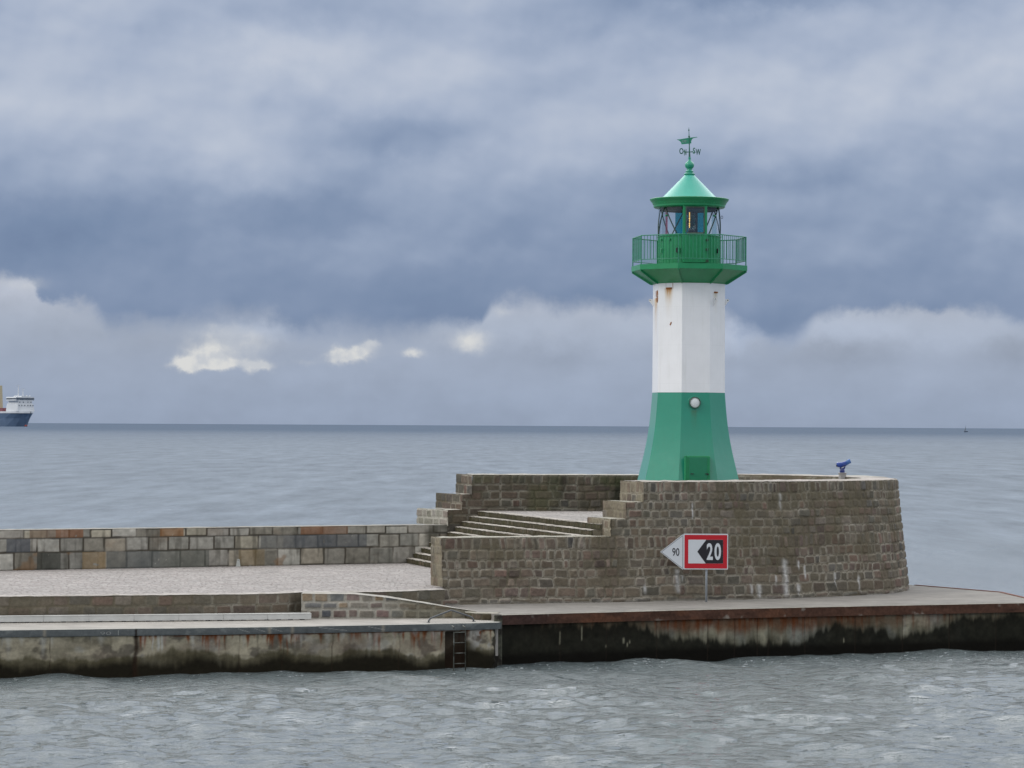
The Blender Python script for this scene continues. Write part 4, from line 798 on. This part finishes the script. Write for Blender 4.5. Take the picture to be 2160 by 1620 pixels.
def facet_T(phi, rad, z):                       # frame on the tower surface: local x to the right, -y outwards
    return Matrix.Rotation(R(phi), 4, 'Z') @ Matrix.Translation((0, -rad, z))
AP = math.cos(R(22.5))
# rusted pockets below the gallery
def pocket(px, y0, y1, phi, wd):
    r_ = rr_(75.5) * AP; x = lx(px); rel = phi; xo = (x - r_ * math.sin(R(rel))) / math.cos(R(rel)); T = facet_T(rel, r_, 0)
    mb = MB(); z0, z1 = zl(y1), zl(y0); mb.box(xo - wd, xo + wd, -.012, .0, z0, z1, T); mb.box(xo - wd * 1.05, xo + wd * 1.05, -.03, -.002, z1, z1 + .03, T)
    return mb
PHL, PHC, PHR = VA - 22.5, VA + 22.5, VA + 67.5
mbp = pocket(1409.5, 611, 613, PHL, .11); mbp.build('bracket_plate', M_RUSTSPOT, lh); pocket(1507, 619, 620.5, PHC + 45, .10).build('bracket_plate', M_RUSTSPOT, lh)
for s_x, e_x in ((1402.5, 0), (1417.5, 0)):
    r_ = rr_(75.5) * AP; xo = (lx(s_x) - r_ * math.sin(R(PHL))) / math.cos(R(PHL)); MB().box(xo - .006, xo + .006, -.01, 0, zl(611), zl(598), facet_T(PHL, r_, 0)).build('strap', M_RUSTSPOT if s_x > 1410 else M_WHITE, lh)
MB().box(-.018, .018, -.012, 0, 0, .12, facet_T(PHL, rr_(75.7) * AP, zl(688)) @ Matrix.Rotation(R(28), 4, 'Y')).build('scratch', M_RUSTSPOT, lh)
# oval rusty ring on the left facet, lifting lugs
T = facet_T(VA - 67.5, rr_(75.5) * AP, zl(627)); xo = .30
MB().tube([T @ Vector((xo + .09 * math.cos(a), -.008, .20 * math.sin(a))) for a in [2 * math.pi * k / 20 for k in range(20)]], .016, 6, closed=True).build('rust_ring', M_RUSTSPOT, lh)
def lug(phi, rad, z, s):
    T = facet_T(phi, rad, z); mb = MB(); a = [(.0, -.17), (.10, -.02), (.155, .03), (.16, .07), (.135, .10), (.10, .105), (0, .085)]
    vs = [(y * .012, -x, z_) for y in (-1, 1) for x, z_ in a]; n = len(a)
    mb.add([T @ Vector(v) for v in vs], [tuple(range(n)), tuple(range(2 * n - 1, n - 1, -1))] + [(i, i + n, (i + 1) % n + n, (i + 1) % n) for i in range(n)])
    o = mb.build('lifting_lug', M_WHITE, lh); MB().tube([T @ Vector((-.014, -.115, .06)), T @ Vector((.014, -.115, .06))], .018, 10).build('eye', M_DARK, o); return o
for ph in (-94, 86, 43, -47 - 90): lug(ph, rr_(75.4) * .975, zl(637), 1)
# round lamp on the green base
r_ = rr_(77.3) * AP; xo = (lx(1463.5) - r_ * math.sin(R(PHC))) / math.cos(R(PHC)); T = facet_T(PHC, r_ + .0, zl(850)) @ Matrix.Translation((xo, 0, 0)) @ Matrix.Rotation(R(90), 4, 'X')
o = MB().lathe([(.0, -.02), (.235, -.02), (.235, .012), (.225, .02), (.195, .02), (.195, .012)], 32, T=T).build('lamp_flange', M_GREEN, lh, False)
MB().lathe([(.195, .0), (.20, .10), (.19, .115), (.17, .115), (.165, .08)], 32, T=T).build('lamp_ring', mat('weathered green ring', (.05, .12, .09), .6, var=.3, dirt=(.10, .06, .03), dscale=5), lh, True)
MB().lathe([(.17, .085), (.15, .10), (.08, .115), (.0, .12)], 28, T=T).build('lamp_glass', M_PLEX, lh, True)
# entrance
r_ = rr_(111) * AP; xo = (lx(1471) - r_ * math.sin(R(PHC))) / math.cos(R(PHC)); T = facet_T(PHC, r_ + .05, 0) @ Matrix.Translation((xo, 0, 0)); zt = zl(960.5)
ent = MB(); ent.bbox(-.42, .42, 0, 1.0, -.05, zt, .015, T); ent.tube([T @ Vector((-.43, .02, -.05)), T @ Vector((-.43, .02, zt))], .045, 12); ent.build('door_housing', M_DGREEN, lh)
dr = MB().bbox(-.31, .31, -.02, 0, 0, zt - .05, .004, T).build('door', mat('door green', (.010, .20, .095), .35, var=.08, coat=.2), lh)
MB().bbox(-.27, -.16, -.045, -.02, 1.52, 1.545, .004, T).build('hinge', M_DARK, dr)
hm = MB(); hm.bbox(.24, .33, -.045, -.02, 1.52, 1.545, .004, T); hm.tube([T @ Vector((.335, -.05, 1.52)), T @ Vector((.335, 0, 1.52))], .03, 8); hm.build('hinge', M_DARK, dr)
MB().bbox(-.27, -.22, -.06, -.02, .90, 1.20, .004, T).build('handle', M_WHITE, dr)

# gallery
SLR = 122.7 * PXM * 1.012; gal = loft('gallery_floor', [(SLR, zl(572.5)), (SLR, zl(561.5))], M_DGREEN, lh, True, True)
loft('gallery_soffit', [(rr_(75.4) + .012, zl(600)), (rr_(76.5) + .05, zl(597)), (SLR - .03, zl(572.6))], M_DGREEN, lh)
for k in range(8):
    ph = VA + 45 * k; T = Matrix.Rotation(R(ph), 4, 'Z'); z0, z1 = zl(599), zl(573)
    vs = [(y, -x, z) for y in (-.012, .012) for x, z in ((1.22, z0), (SLR - .06, z1 - .03), (SLR - .06, z1), (1.22, z1))]
    fl_ = [(r, z) for r, z in ((rr_(76) + .01, z0 - .04), (rr_(76) + .10, z0 - .02), (SLR - .02, z1 - .045), (SLR - .02, z1), (rr_(76), z1))]; n = len(fl_)
    MB().add([T @ Vector((s * .014, -r, z)) for s in (-1, 1) for r, z in fl_], [tuple(range(n)), tuple(range(2 * n - 1, n - 1, -1))] + [(i, i + n, (i + 1) % n + n, (i + 1) % n) for i in range(n)]).build('bracket', M_DGREEN, lh)
# railing
zt0, ztop_, zbot_ = zl(561.5), zl(501.5), zl(551.5); RR = SLR - .05
ring = lambda z, r=RR: [(r * math.sin(R(VA + 45 * k)), -r * math.cos(R(VA + 45 * k)), z) for k in range(8)]
rail = MB().tube(ring(ztop_), .020, 6, closed=True).build('railing', M_RAILG, lh)
MB().tube(ring(zbot_), .014, 6, closed=True).build('bottom_rail', M_RAILG, rail)
post0 = MB().tube([(0, 0, zt0), (0, 0, ztop_)], .020, 6).build('post', M_RAILG, rail); pme = post0.data
bme = None; first = True
for k in range(8):
    a, b = Vector(ring(0)[k]), Vector(ring(0)[(k + 1) % 8])
    if k == 0:
        post0.location = a
    else:
        o = bpy.data.objects.new('post', pme); COL.objects.link(o); o.parent = rail; o.location = a
    for j in range(1, 12):
        q = a.lerp(b, j / 12)
        if bme is None: o = MB().tube([(0, 0, zbot_), (0, 0, ztop_)], .0105, 5).build('baluster', M_RAILG, rail); bme = o.data
        else: o = bpy.data.objects.new('baluster', bme); COL.objects.link(o); o.parent = rail
        o.location = q

# lantern drum: riveted plates with vertical seams
DR = 1.085; zd0, zd1 = zl(561.5), zl(499)
dm = MB(); n_ = 96
prof = [(DR, zd0), (DR, zd1 - .04), (DR + .025, zd1 - .035), (DR + .03, zd1), (DR - .06, zd1 + .01)]
dm.lathe(prof, n_); dm.build('lantern_drum', M_DGREEN, lh, False)
sm = MB()
for k in range(44): sm.box(-.006, .006, -DR - .010, -DR + .01, zd0, zd1 - .05, Matrix.Rotation(R(k * 360 / 44 + 2), 4, 'Z'))
sm.build('seams', M_DGREEN, lh)
for ph, y in ((-58, 531), (-22, 531), (-18, 531), (36, 531), (62, 531), (-60, 508), (-37, 508)):
    T = Matrix.Rotation(R(ph), 4, 'Z'); MB().bbox(-.03, .03, -DR - .06, -DR, zl(y) - (.08 if y > 520 else .03), zl(y) + (.08 if y > 520 else .03), .008, T).build('latch', M_DARK if ph in (-22, 62) else M_DGREEN, lh)
# gallery door with window
T = Matrix.Rotation(R(10.2), 4, 'Z') @ Matrix.Translation((0, -DR - .05, 0)); hw = .42; zw0, zw1 = zl(495), zl(441)
dg_ = MB().bbox(-hw, hw, 0, .12, zl(557), zl(498), .01, T)
for x in (-.25, -.08, .1, .27): dg_.box(x - .004, x + .004, -.008, .002, zl(555), zl(500), T)
gd = dg_.build('gallery_door', M_DGREEN, lh)
fr_ = MB(); fr_.bbox(-hw - .0, -hw + .09, -.01, .10, zl(498), zl(434), .006, T); fr_.bbox(hw - .09, hw, -.01, .10, zl(498), zl(434), .006, T); fr_.bbox(-hw + .09, hw - .09, -.01, .10, zw1, zl(434), .006, T)
fr_.build('window_frame', M_DGREEN, gd)
f2 = MB(); a_ = hw - .09
f2.bbox(-a_, -a_ + .035, -.022, .02, zw0, zw1, .004, T); f2.bbox(a_ - .035, a_, -.022, .02, zw0, zw1, .004, T); f2.bbox(-a_ + .035, a_ - .035, -.022, .02, zw1 - .035, zw1, .004, T); f2.bbox(-a_ + .035, a_ - .035, -.022, .02, zl(499), zw0 + .01, .004, T)
f2.build('sash', mat('sash grey green', (.07, .10, .08), .6, var=.2), gd)
for y in (510, 530, 554): MB().bbox(hw - .05, hw + .05, -.05, -.01, zl(y) - .05, zl(y) + .04, .008, T).build('hinge', mat('dark green iron', (.02, .06, .03), .6), gd)
MB().plate([(-a_, zw0), (a_, zw0), (a_, zw1), (-a_, zw1)], .03, .036, T).build('pane', M_GLASS, gd)
# glazing
GR = DR - .02; zg0, zg1 = zl(499), zl(437)
MB().lathe([(GR, zg0), (GR, zg1)], 72, a0=34, a1=346, T=None).build('glazing', M_GLASS, lh, True)
for k in range(6):
    tp = -52 + 60 * k
    for bt in (tp + 30, tp - 30):
        pts = [( (GR + .01) * math.sin(R(tp + (bt - tp) * t)), -(GR + .01) * math.cos(R(tp + (bt - tp) * t)), zg1 + (zg0 - zg1) * t) for t in np.linspace(0, 1, 9)]
        if -22 < (tp + bt) / 2 < 38 and k in (1,) : continue
        MB().tube(pts, .022, 6).build('glazing_bar', mat('bar paint', (.035, .07, .06), .5, var=.2) if 'bar paint' not in bpy.data.materials else bpy.data.materials['bar paint'], lh, True)
for k, ph in enumerate((-46, 52)): MB().lathe([(.03, -.03), (.05, 0), (.03, .03)], 10, T=Matrix.Rotation(R(ph), 4, 'Z') @ Matrix.Translation((0, -GR - .03, zl(458)))).build('bolt', M_DGREEN, lh)
MB().tube([Matrix.Rotation(R(82), 4, 'Z') @ Vector((0, -GR - .04 - .035 * (1 + math.cos(a)), zl(459) + .05 * math.sin(a))) for a in [2 * math.pi * k / 12 for k in range(12)]], .008, 5, closed=True).build('ring_handle', M_DARK, lh)
MB().lathe([(.97, zl(445)), (.97, zl(436))], 60).build('ceiling_ring', M_DARK, lh, True)
MB().lathe([(.0, zl(443)), (.97, zl(443))], 40).build('ceiling', M_DARK, lh)
MB().lathe([(.95, zl(497)), (.95, zl(444.5))], 24, a0=146, a1=211).build('filter_glass', M_TEAL, lh, True)
MB().lathe([(.9, zl(497)), (.9, zl(444.5))], 8, a0=-66, a1=-56).build('filter_glass', M_REDG, lh, True)
# optic
T = Matrix.Translation((lx(1456.5) , 0, 0)); zo0, zo1 = zl(494), zl(446)
lens = MB(); pr_ = []
for i in range(25):
    t = i / 24; z = zo0 + .1 + (zo1 - zo0 - .16) * t; pr_.append((.115 + .055 * math.sin(math.pi * t) + (.012 if i % 2 else 0), z))
lens.lathe(pr_, 28, T=T).build('lens', M_LENS, lh)
cg = MB(); cg.lathe([(0, zo1), (.10, zo1 - .01), (.13, zo1 - .08), (.10, zo1 - .1)], 20, T=T); cg.lathe([(.10, zo0 + .14), (.15, zo0 + .10), (.12, zo0), (0, zo0)], 20, T=T)
for a in range(0, 360, 60): cg.tube([T @ Vector((.15 * math.sin(R(a)), .15 * math.cos(R(a)), zo0 + .08)), T @ Vector((.19 * math.sin(R(a)), .19 * math.cos(R(a)), (zo0 + zo1) / 2)), T @ Vector((.11 * math.sin(R(a)), .11 * math.cos(R(a)), zo1 - .06))], .012, 6)
cg.box(.11, .20, .0, .10, zo0, zo1 - .02, T); cg.build('lens_cage', M_DARK, lh)
bl = MB(); bx = lx(1451.5)
for k, z in enumerate(np.linspace(zl(480), zl(450), 9)): bl.lathe([(0, z - .035), (.012 + .006 * (k % 3), z - .01), (.012, z + .02), (0, z + .035)], 8, T=Matrix.Translation((bx, -.16, 0)))
bl.build('lamp', M_LAMPGLINT, lh)  # glowing beads stand in for the gold reflection on the lens
# cornice and roof
co = [(GR - .10, zl(440)), (1.10, zl(440.5)), (1.20, zl(439.5)), (1.24, zl(437.5)), (1.245, zl(434)), (1.26, zl(432.5)), (1.30, zl(428)), (1.36, zl(423.5)), (1.375, zl(421)), (1.355, zl(420.2)), (1.28, zl(420.5)), (1.0, zl(421))]
MB().lathe(co, 80).build('cornice', M_DGREEN, lh, False)
rv = MB()
for k in range(60): rv.lathe([(.014, -.01), (.012, .006), (0, .012)], 6, T=Matrix.Rotation(R(k * 6), 4, 'Z') @ Matrix.Translation((0, -1.262, zl(431.2))) @ Matrix.Rotation(R(90), 4, 'X'))
rv.build('rivets', mat('worn rivet paint', (.12, .38, .22), .4), lh)
MB().lathe([(1.02, zl(421.5)), (.965, zl(418.5)), (.56, zl(393.5)), (.30, zl(377.6)), (.172, zl(369.7))], 80).build('roof', M_ROOF, lh, True)
fin = [(.172, zl(370)), (.18, zl(368.6)), (.20, zl(367.6)), (.19, zl(366.2)), (.135, zl(365)), (.125, zl(363.3)), (.145, zl(362.4)), (.14, zl(361)), (.10, zl(360)), (.085, zl(357.5)), (.10, zl(356.2))]
fin += [(.163 * math.cos(a), zl(348.5) + .150 * math.sin(a)) for a in np.linspace(-.95, 1.0, 12)] + [(.085, zl(340.5)), (.055, zl(339)), (.04, zl(336)), (.045, zl(333)), (.05, zl(332)), (.03, zl(331.5))]
MB().lathe(fin, 28).build('finial', mat('finial green', (.02, .30, .19), .33, coat=.3, var=.05), lh, True)
M_VANE = mat('vane green', (.02, .13, .09), .5, var=.2)
vn_ = MB(); vn_.tube([(0, 0, zl(334)), (-.01, 0, zl(305))], [.035, .016], 8); vn_.tube([(-.01, 0, zl(305)), (-.03, 0, zl(269))], [.022, .006], 8)
vn_.lathe([(0, -.05), (.022, -.02), (.02, .02), (0, .05)], 8, T=Matrix.Translation((-.028, 0, zl(274.5)))); vn_.lathe([(0, -.04), (.035, -.01), (.03, .03), (0, .06)], 8, T=Matrix.Translation((-.02, 0, zl(288.5))))
vane = vn_.build('weather_vane', M_VANE, lh)
za = zl(320.5)
for ang, tl, tr_ in ((28, 'O', 'W'), (-62, 'S', 'N')):       # west-east arm, then north-south arm
    T = Matrix.Rotation(R(ang if ang > 0 else 118), 4, 'Z')
    if ang < 0: T = Matrix.Rotation(R(-62), 4, 'Z')
    arm = MB().tube([T @ Vector((-.24, 0, za)), T @ Vector((.24, 0, za))], .011, 6).build('arm', M_VANE, vane)
    for txt, x0, x1 in ((tl, -.40, -.24), (tr_, .24, .44 if tr_ == 'W' else .40)):
        if ang < 0: txt, x0, x1 = (('N', -.40, -.25) if x0 < 0 else ('S', .25, .40))
        mb = text_mesh(txt, x0, x1, za - .09, za + .12, 0, weight=.018); n0 = len(mb.v)
        mb.v = [tuple(T @ Vector((x, y - .006, z))) for x, y, z in mb.v] + [tuple(T @ Vector((x, y + .006, z))) for x, y, z in mb.v]; mb.f = mb.f + [tuple(i + n0 for i in f[::-1]) for f in mb.f]
        mb.build('letter', M_VANE, vane)
T = Matrix.Rotation(R(-14), 4, 'Z'); Y0 = zl(302.5)
fl2 = [(-.47, zl(293.6)), (-.33, zl(293.2)), (-.03, zl(290.5)), (.17, zl(289.6)), (.27, zl(289)), (.275, zl(290)), (.13, zl(291.6)), (.08, zl(294)), (.055, zl(298)), (.06, zl(302.2)), (.0, zl(303)), (-.29, zl(304)), (-.30, zl(300.5)), (-.34, zl(297.5)), (-.40, zl(295.2))]
MB().plate(fl2[::-1], -.01, .01, T).build('flag', mat('flag green', (.015, .22, .13), .4), vane)
tx = text_mesh('1903', -.275, -.09, zl(300.5), zl(295), -.0145, mirror=True, weight=0.); tx.v = [tuple(T @ Vector(v)) for v in tx.v]; tx.build('year_cutout', mat('pale cutout', (.25, .36, .36), .6), vane)
tag(lh)

# ------------------------------------------------------------------ coin telescope
tp_ = Pd(1777, 997, 102.3)
tel = empty('telescope', (tp_.x, tp_.y, Z_FLOOR), 0, 'blue coin operated telescope on a pale square pedestal behind the bastion wall', 'telescope')
tel.scale = (.88, .88, 1)
pz = tp_.z - Z_FLOOR; q = 102.3 / F
MB().bbox(-.125, .125, -.125, .125, 0, pz - .03, .015, Matrix.Rotation(R(14), 4, 'Z')).build('pedestal', M_PED, tel); MB().bbox(-.15, .15, -.15, .15, pz - .03, pz, .01, Matrix.Rotation(R(14), 4, 'Z')).build('pedestal_cap', M_PED, tel)
MB().lathe([(.10, pz), (.105, pz + .04), (.10, pz + .12), (.085, pz + .13)], 24, T=Matrix.Translation((-.01, 0, 0))).build('swivel_base', mat('navy blue', (.012, .025, .17), .3, coat=.4), tel, True)
yk = MB(); yk.plate([(-.11, pz + .13), (.09, pz + .13), (.10, pz + .17), (.14, pz + .30), (.03, pz + .26), (-.11, pz + .20)], -.07, -.03).plate([(-.11, pz + .13), (.09, pz + .13), (.10, pz + .17), (.14, pz + .30), (.03, pz + .26), (-.11, pz + .20)], .03, .07)
yk.build('yoke', bpy.data.materials['navy blue'], tel)
MB().plate([(-.09, pz + .155), (.02, pz + .17), (.08, pz + .225), (.0, pz + .20), (-.05, pz + .175)], -.078, -.071).build('white_stripe', M_SIGNW, tel)
hd = MB(); a_ = [(-.25, .34), (-.245, .24), (-.20, .20), (-.12, .19), (.03, .24), (.14, .29), (.16, .36), (.15, .42), (-.05, .375), (-.20, .365)]
a_ = a_[::-1]; n = len(a_); rings = []
for y, k in ((-.11, .82), (-.085, .97), (0, 1.04), (.085, .97), (.11, .82)): rings += [((x + .04) * k - .04, y, pz + (z - .3) * k + .3) for x, z in a_]
hd.add(rings, [(i * n + j, i * n + (j + 1) % n, (i + 1) * n + (j + 1) % n, (i + 1) * n + j) for i in range(4) for j in range(n)] + [tuple(range(n))[::-1], tuple(range(4 * n, 5 * n))])
hd.build('housing', M_BLUE, tel, True)
MB().tube([(.08, 0, pz + .30), (.26, 0, pz + .40), (.32, 0, pz + .425)], [.085, .085, .09], 18).build('barrel', mat('light blue barrel', (.05, .15, .42), .3, coat=.4), tel, True)
MB().tube([(-.20, -.06, pz + .26), (-.26, -.06, pz + .24)], .035, 12).build('eyepiece', M_DARK, tel, True)
MB().tube([(.17, 0, pz + .42), (.17, 0, pz + .47)], .008, 6).build('sight', M_DARK, tel)

# ------------------------------------------------------------------ ship far out
SDI = 5000.; su = SDI / F
ship = empty('cargo_ship', (0, 0, 0), 0, 'blue and white ferry with cream funnel on the horizon at the left edge', 'ship')
bow = Pd(65, 869, SDI); ship.location = (bow.x, SDI, 0); ship.rotation_euler = (0, 0, R(-52))          # local +x = bow direction
M_HULL = mat('hazy hull blue', (.085, .135, .22), .5, var=.1, vscale=.1); M_SW = mat('ship white', (.62, .64, .66), .5, var=.04, vscale=.1); M_SY = mat('funnel cream', (.52, .46, .30), .5); M_SD = mat('ship window', (.05, .07, .10), .3); M_SR = mat('boot red', (.32, .06, .05), .6)  # hull colour lightened to carry the distance haze
dk = bow.z; stat = [(-190, 20, 20, 0), (-120, 20, 20, 0), (-60, 20, 17, 0), (-35, 19, 11, 0), (-18, 15, 5, 0), (-8, 9, 2, 0), (0, .3, .2, 0)]
mb = MB(); vs = []
for x, hb, hw_, _ in stat:
    xw = x if x < -40 else -40 + (x + 40) * .62
    for s in (-1, 1): vs += [(xw, s * hw_, -.5), (x * .6 + xw * .4, s * (hw_ * .55 + hb * .45), dk * .55), (x, s * hb, dk)]
fs = []
for i in range(len(stat) - 1):
    for j in (0, 1): a = i * 6 + j; fs.append((a, a + 6, a + 7, a + 1)); a = i * 6 + 3 + j; fs.append((a + 1, a + 7, a + 6, a))
    fs.append((i * 6 + 2, i * 6 + 8, i * 6 + 11, i * 6 + 5))
fs.append((2, 5, 4, 3, 0, 1)); mb.add(vs, fs); mb.build('hull', M_HULL, ship)
mb = MB(); vs = []
for x, hb, hw_, _ in stat:
    for s in (-1, 1): vs += [(x, s * (hb + .3), dk - 2.2), (x + .2, s * (hb + .35), dk + 1.0)]
fs = []
for i in range(len(stat) - 1): a = i * 4; fs += [(a, a + 4, a + 5, a + 1), (a + 3, a + 7, a + 6, a + 2), (a + 1, a + 5, a + 7, a + 3)]
MB().add(vs, fs).build('bulwark', M_SW, ship)
MB().lathe([(0, 0), (2.2, 2), (2.4, 8), (0, 12)], 12, T=Matrix.Translation((-24, 0, 1.6)) @ Matrix.Rotation(R(90), 4, 'Y')).build('bulbous_bow', M_SR, ship, True)
zz = lambda y: Pd(40, y, SDI).z
def trap(x0, x1, hb0, hb1, z0, z1, sl=0): return MB().add([(x0, -hb0, z0), (x1, -hb0, z0), (x1, hb0, z0), (x0, hb0, z0), (x0, -hb1, z1), (x1 - sl, -hb1, z1), (x1 - sl, hb1, z1), (x0, hb1, z1)], [(3, 2, 1, 0), (4, 5, 6, 7), (0, 1, 5, 4), (1, 2, 6, 5), (2, 3, 7, 6), (3, 0, 4, 7)])
trap(-60, -17, 17, 15, dk + .9, zz(851), 3).build('deckhouse', M_SW, ship); trap(-58, -20.5, 13.5, 13.5, zz(851), zz(845)).build('deckhouse', M_SW, ship)
br = trap(-58, -21, 18, 18, zz(845), zz(842.5)).build('bridge', M_SW, ship); trap(-58, -20, 17.5, 17.5, zz(842.5), zz(839.5)).build('bridge_window', M_SD, br); trap(-58, -21, 18.4, 17.6, zz(839.5), zz(837)).build('bridge_roof', M_SW, br)
trap(-50, -22, 8, 6, zz(837), zz(835)).build('wheelhouse_top', M_SW, ship)
for y, ts in ((848, (-11, -4, 5, 11)), (855, (-13, -8, -2, 4, 9, 14))):
    for t in ts: MB().box(-21 + (.6 if y < 850 else 2.2), -20.2 + (.6 if y < 850 else 2.8), t - .7, t + .7, zz(y) - .7, zz(y) + .7).build('window', M_SD, ship)
for y_, x_, zt_ in ((-6, -35, 812), (2, -33, 820)): 
    MB().tube([(x_, y_, zz(836)), (x_, y_, zz(zt_))], [1.2, .5], 8).build('mast', M_SW, ship); MB().box(x_ - .5, x_ + .5, y_ - 4, y_ + 4, zz(zt_) - .5, zz(zt_) + .3).build('radar', M_SW, ship)
for y_ in (-15, -11, 8, 14): MB().lathe([(0, 3.2), (1.1, 2.6), (1.3, 1.6), (.8, 0)], 10, T=Matrix.Translation((-30, y_, zz(837)))).build('radome', M_SW, ship, True)
trap(-140, -120, 9, 7, dk, zz(812)).build('funnel', M_SY, ship); trap(-137, -125, 5, 3, zz(812), zz(801)).build('funnel_top', mat('soot grey', (.12, .13, .15), .6), ship)
for k in range(4): MB().box(-100 + k * 11 - 14, -100 + k * 11 - 4, -18, 18, dk + 1, dk + 7).build('container', mat('container red', (.22, .07, .08), .6) if 'container red' not in bpy.data.materials else bpy.data.materials['container red'], ship)
# tiny sailing boat at the right of the horizon
sb = Pd(2037, 903, 4600); boat = empty('sailing_boat', (sb.x, 4600, 0), 0, 'tiny sailing boat on the horizon far right of the lighthouse', 'boat')
MB().add([(-3, -1, 1.2), (4, 0, 1.6), (-3, 1, 1.2), (-2.6, -.5, -.3), (3, 0, -.3), (-2.6, .5, -.3)], [(0, 1, 2), (0, 3, 4, 1), (1, 4, 5, 2), (2, 5, 3, 0)]).build('hull', M_SD, boat)
MB().add([(-.2, 0, 2), (.1, .05, 10), (-2.2, .1, 2), (-.2, .12, 2), (.1, .12, 10), (-2.2, .16, 2)], [(0, 1, 2), (5, 4, 3)]).build('sail', mat('grey sail', (.2, .22, .25), .7), boat)
MB().tube([(0, 0, 1), (0, 0, 11)], .1, 6).build('mast', M_SD, boat)
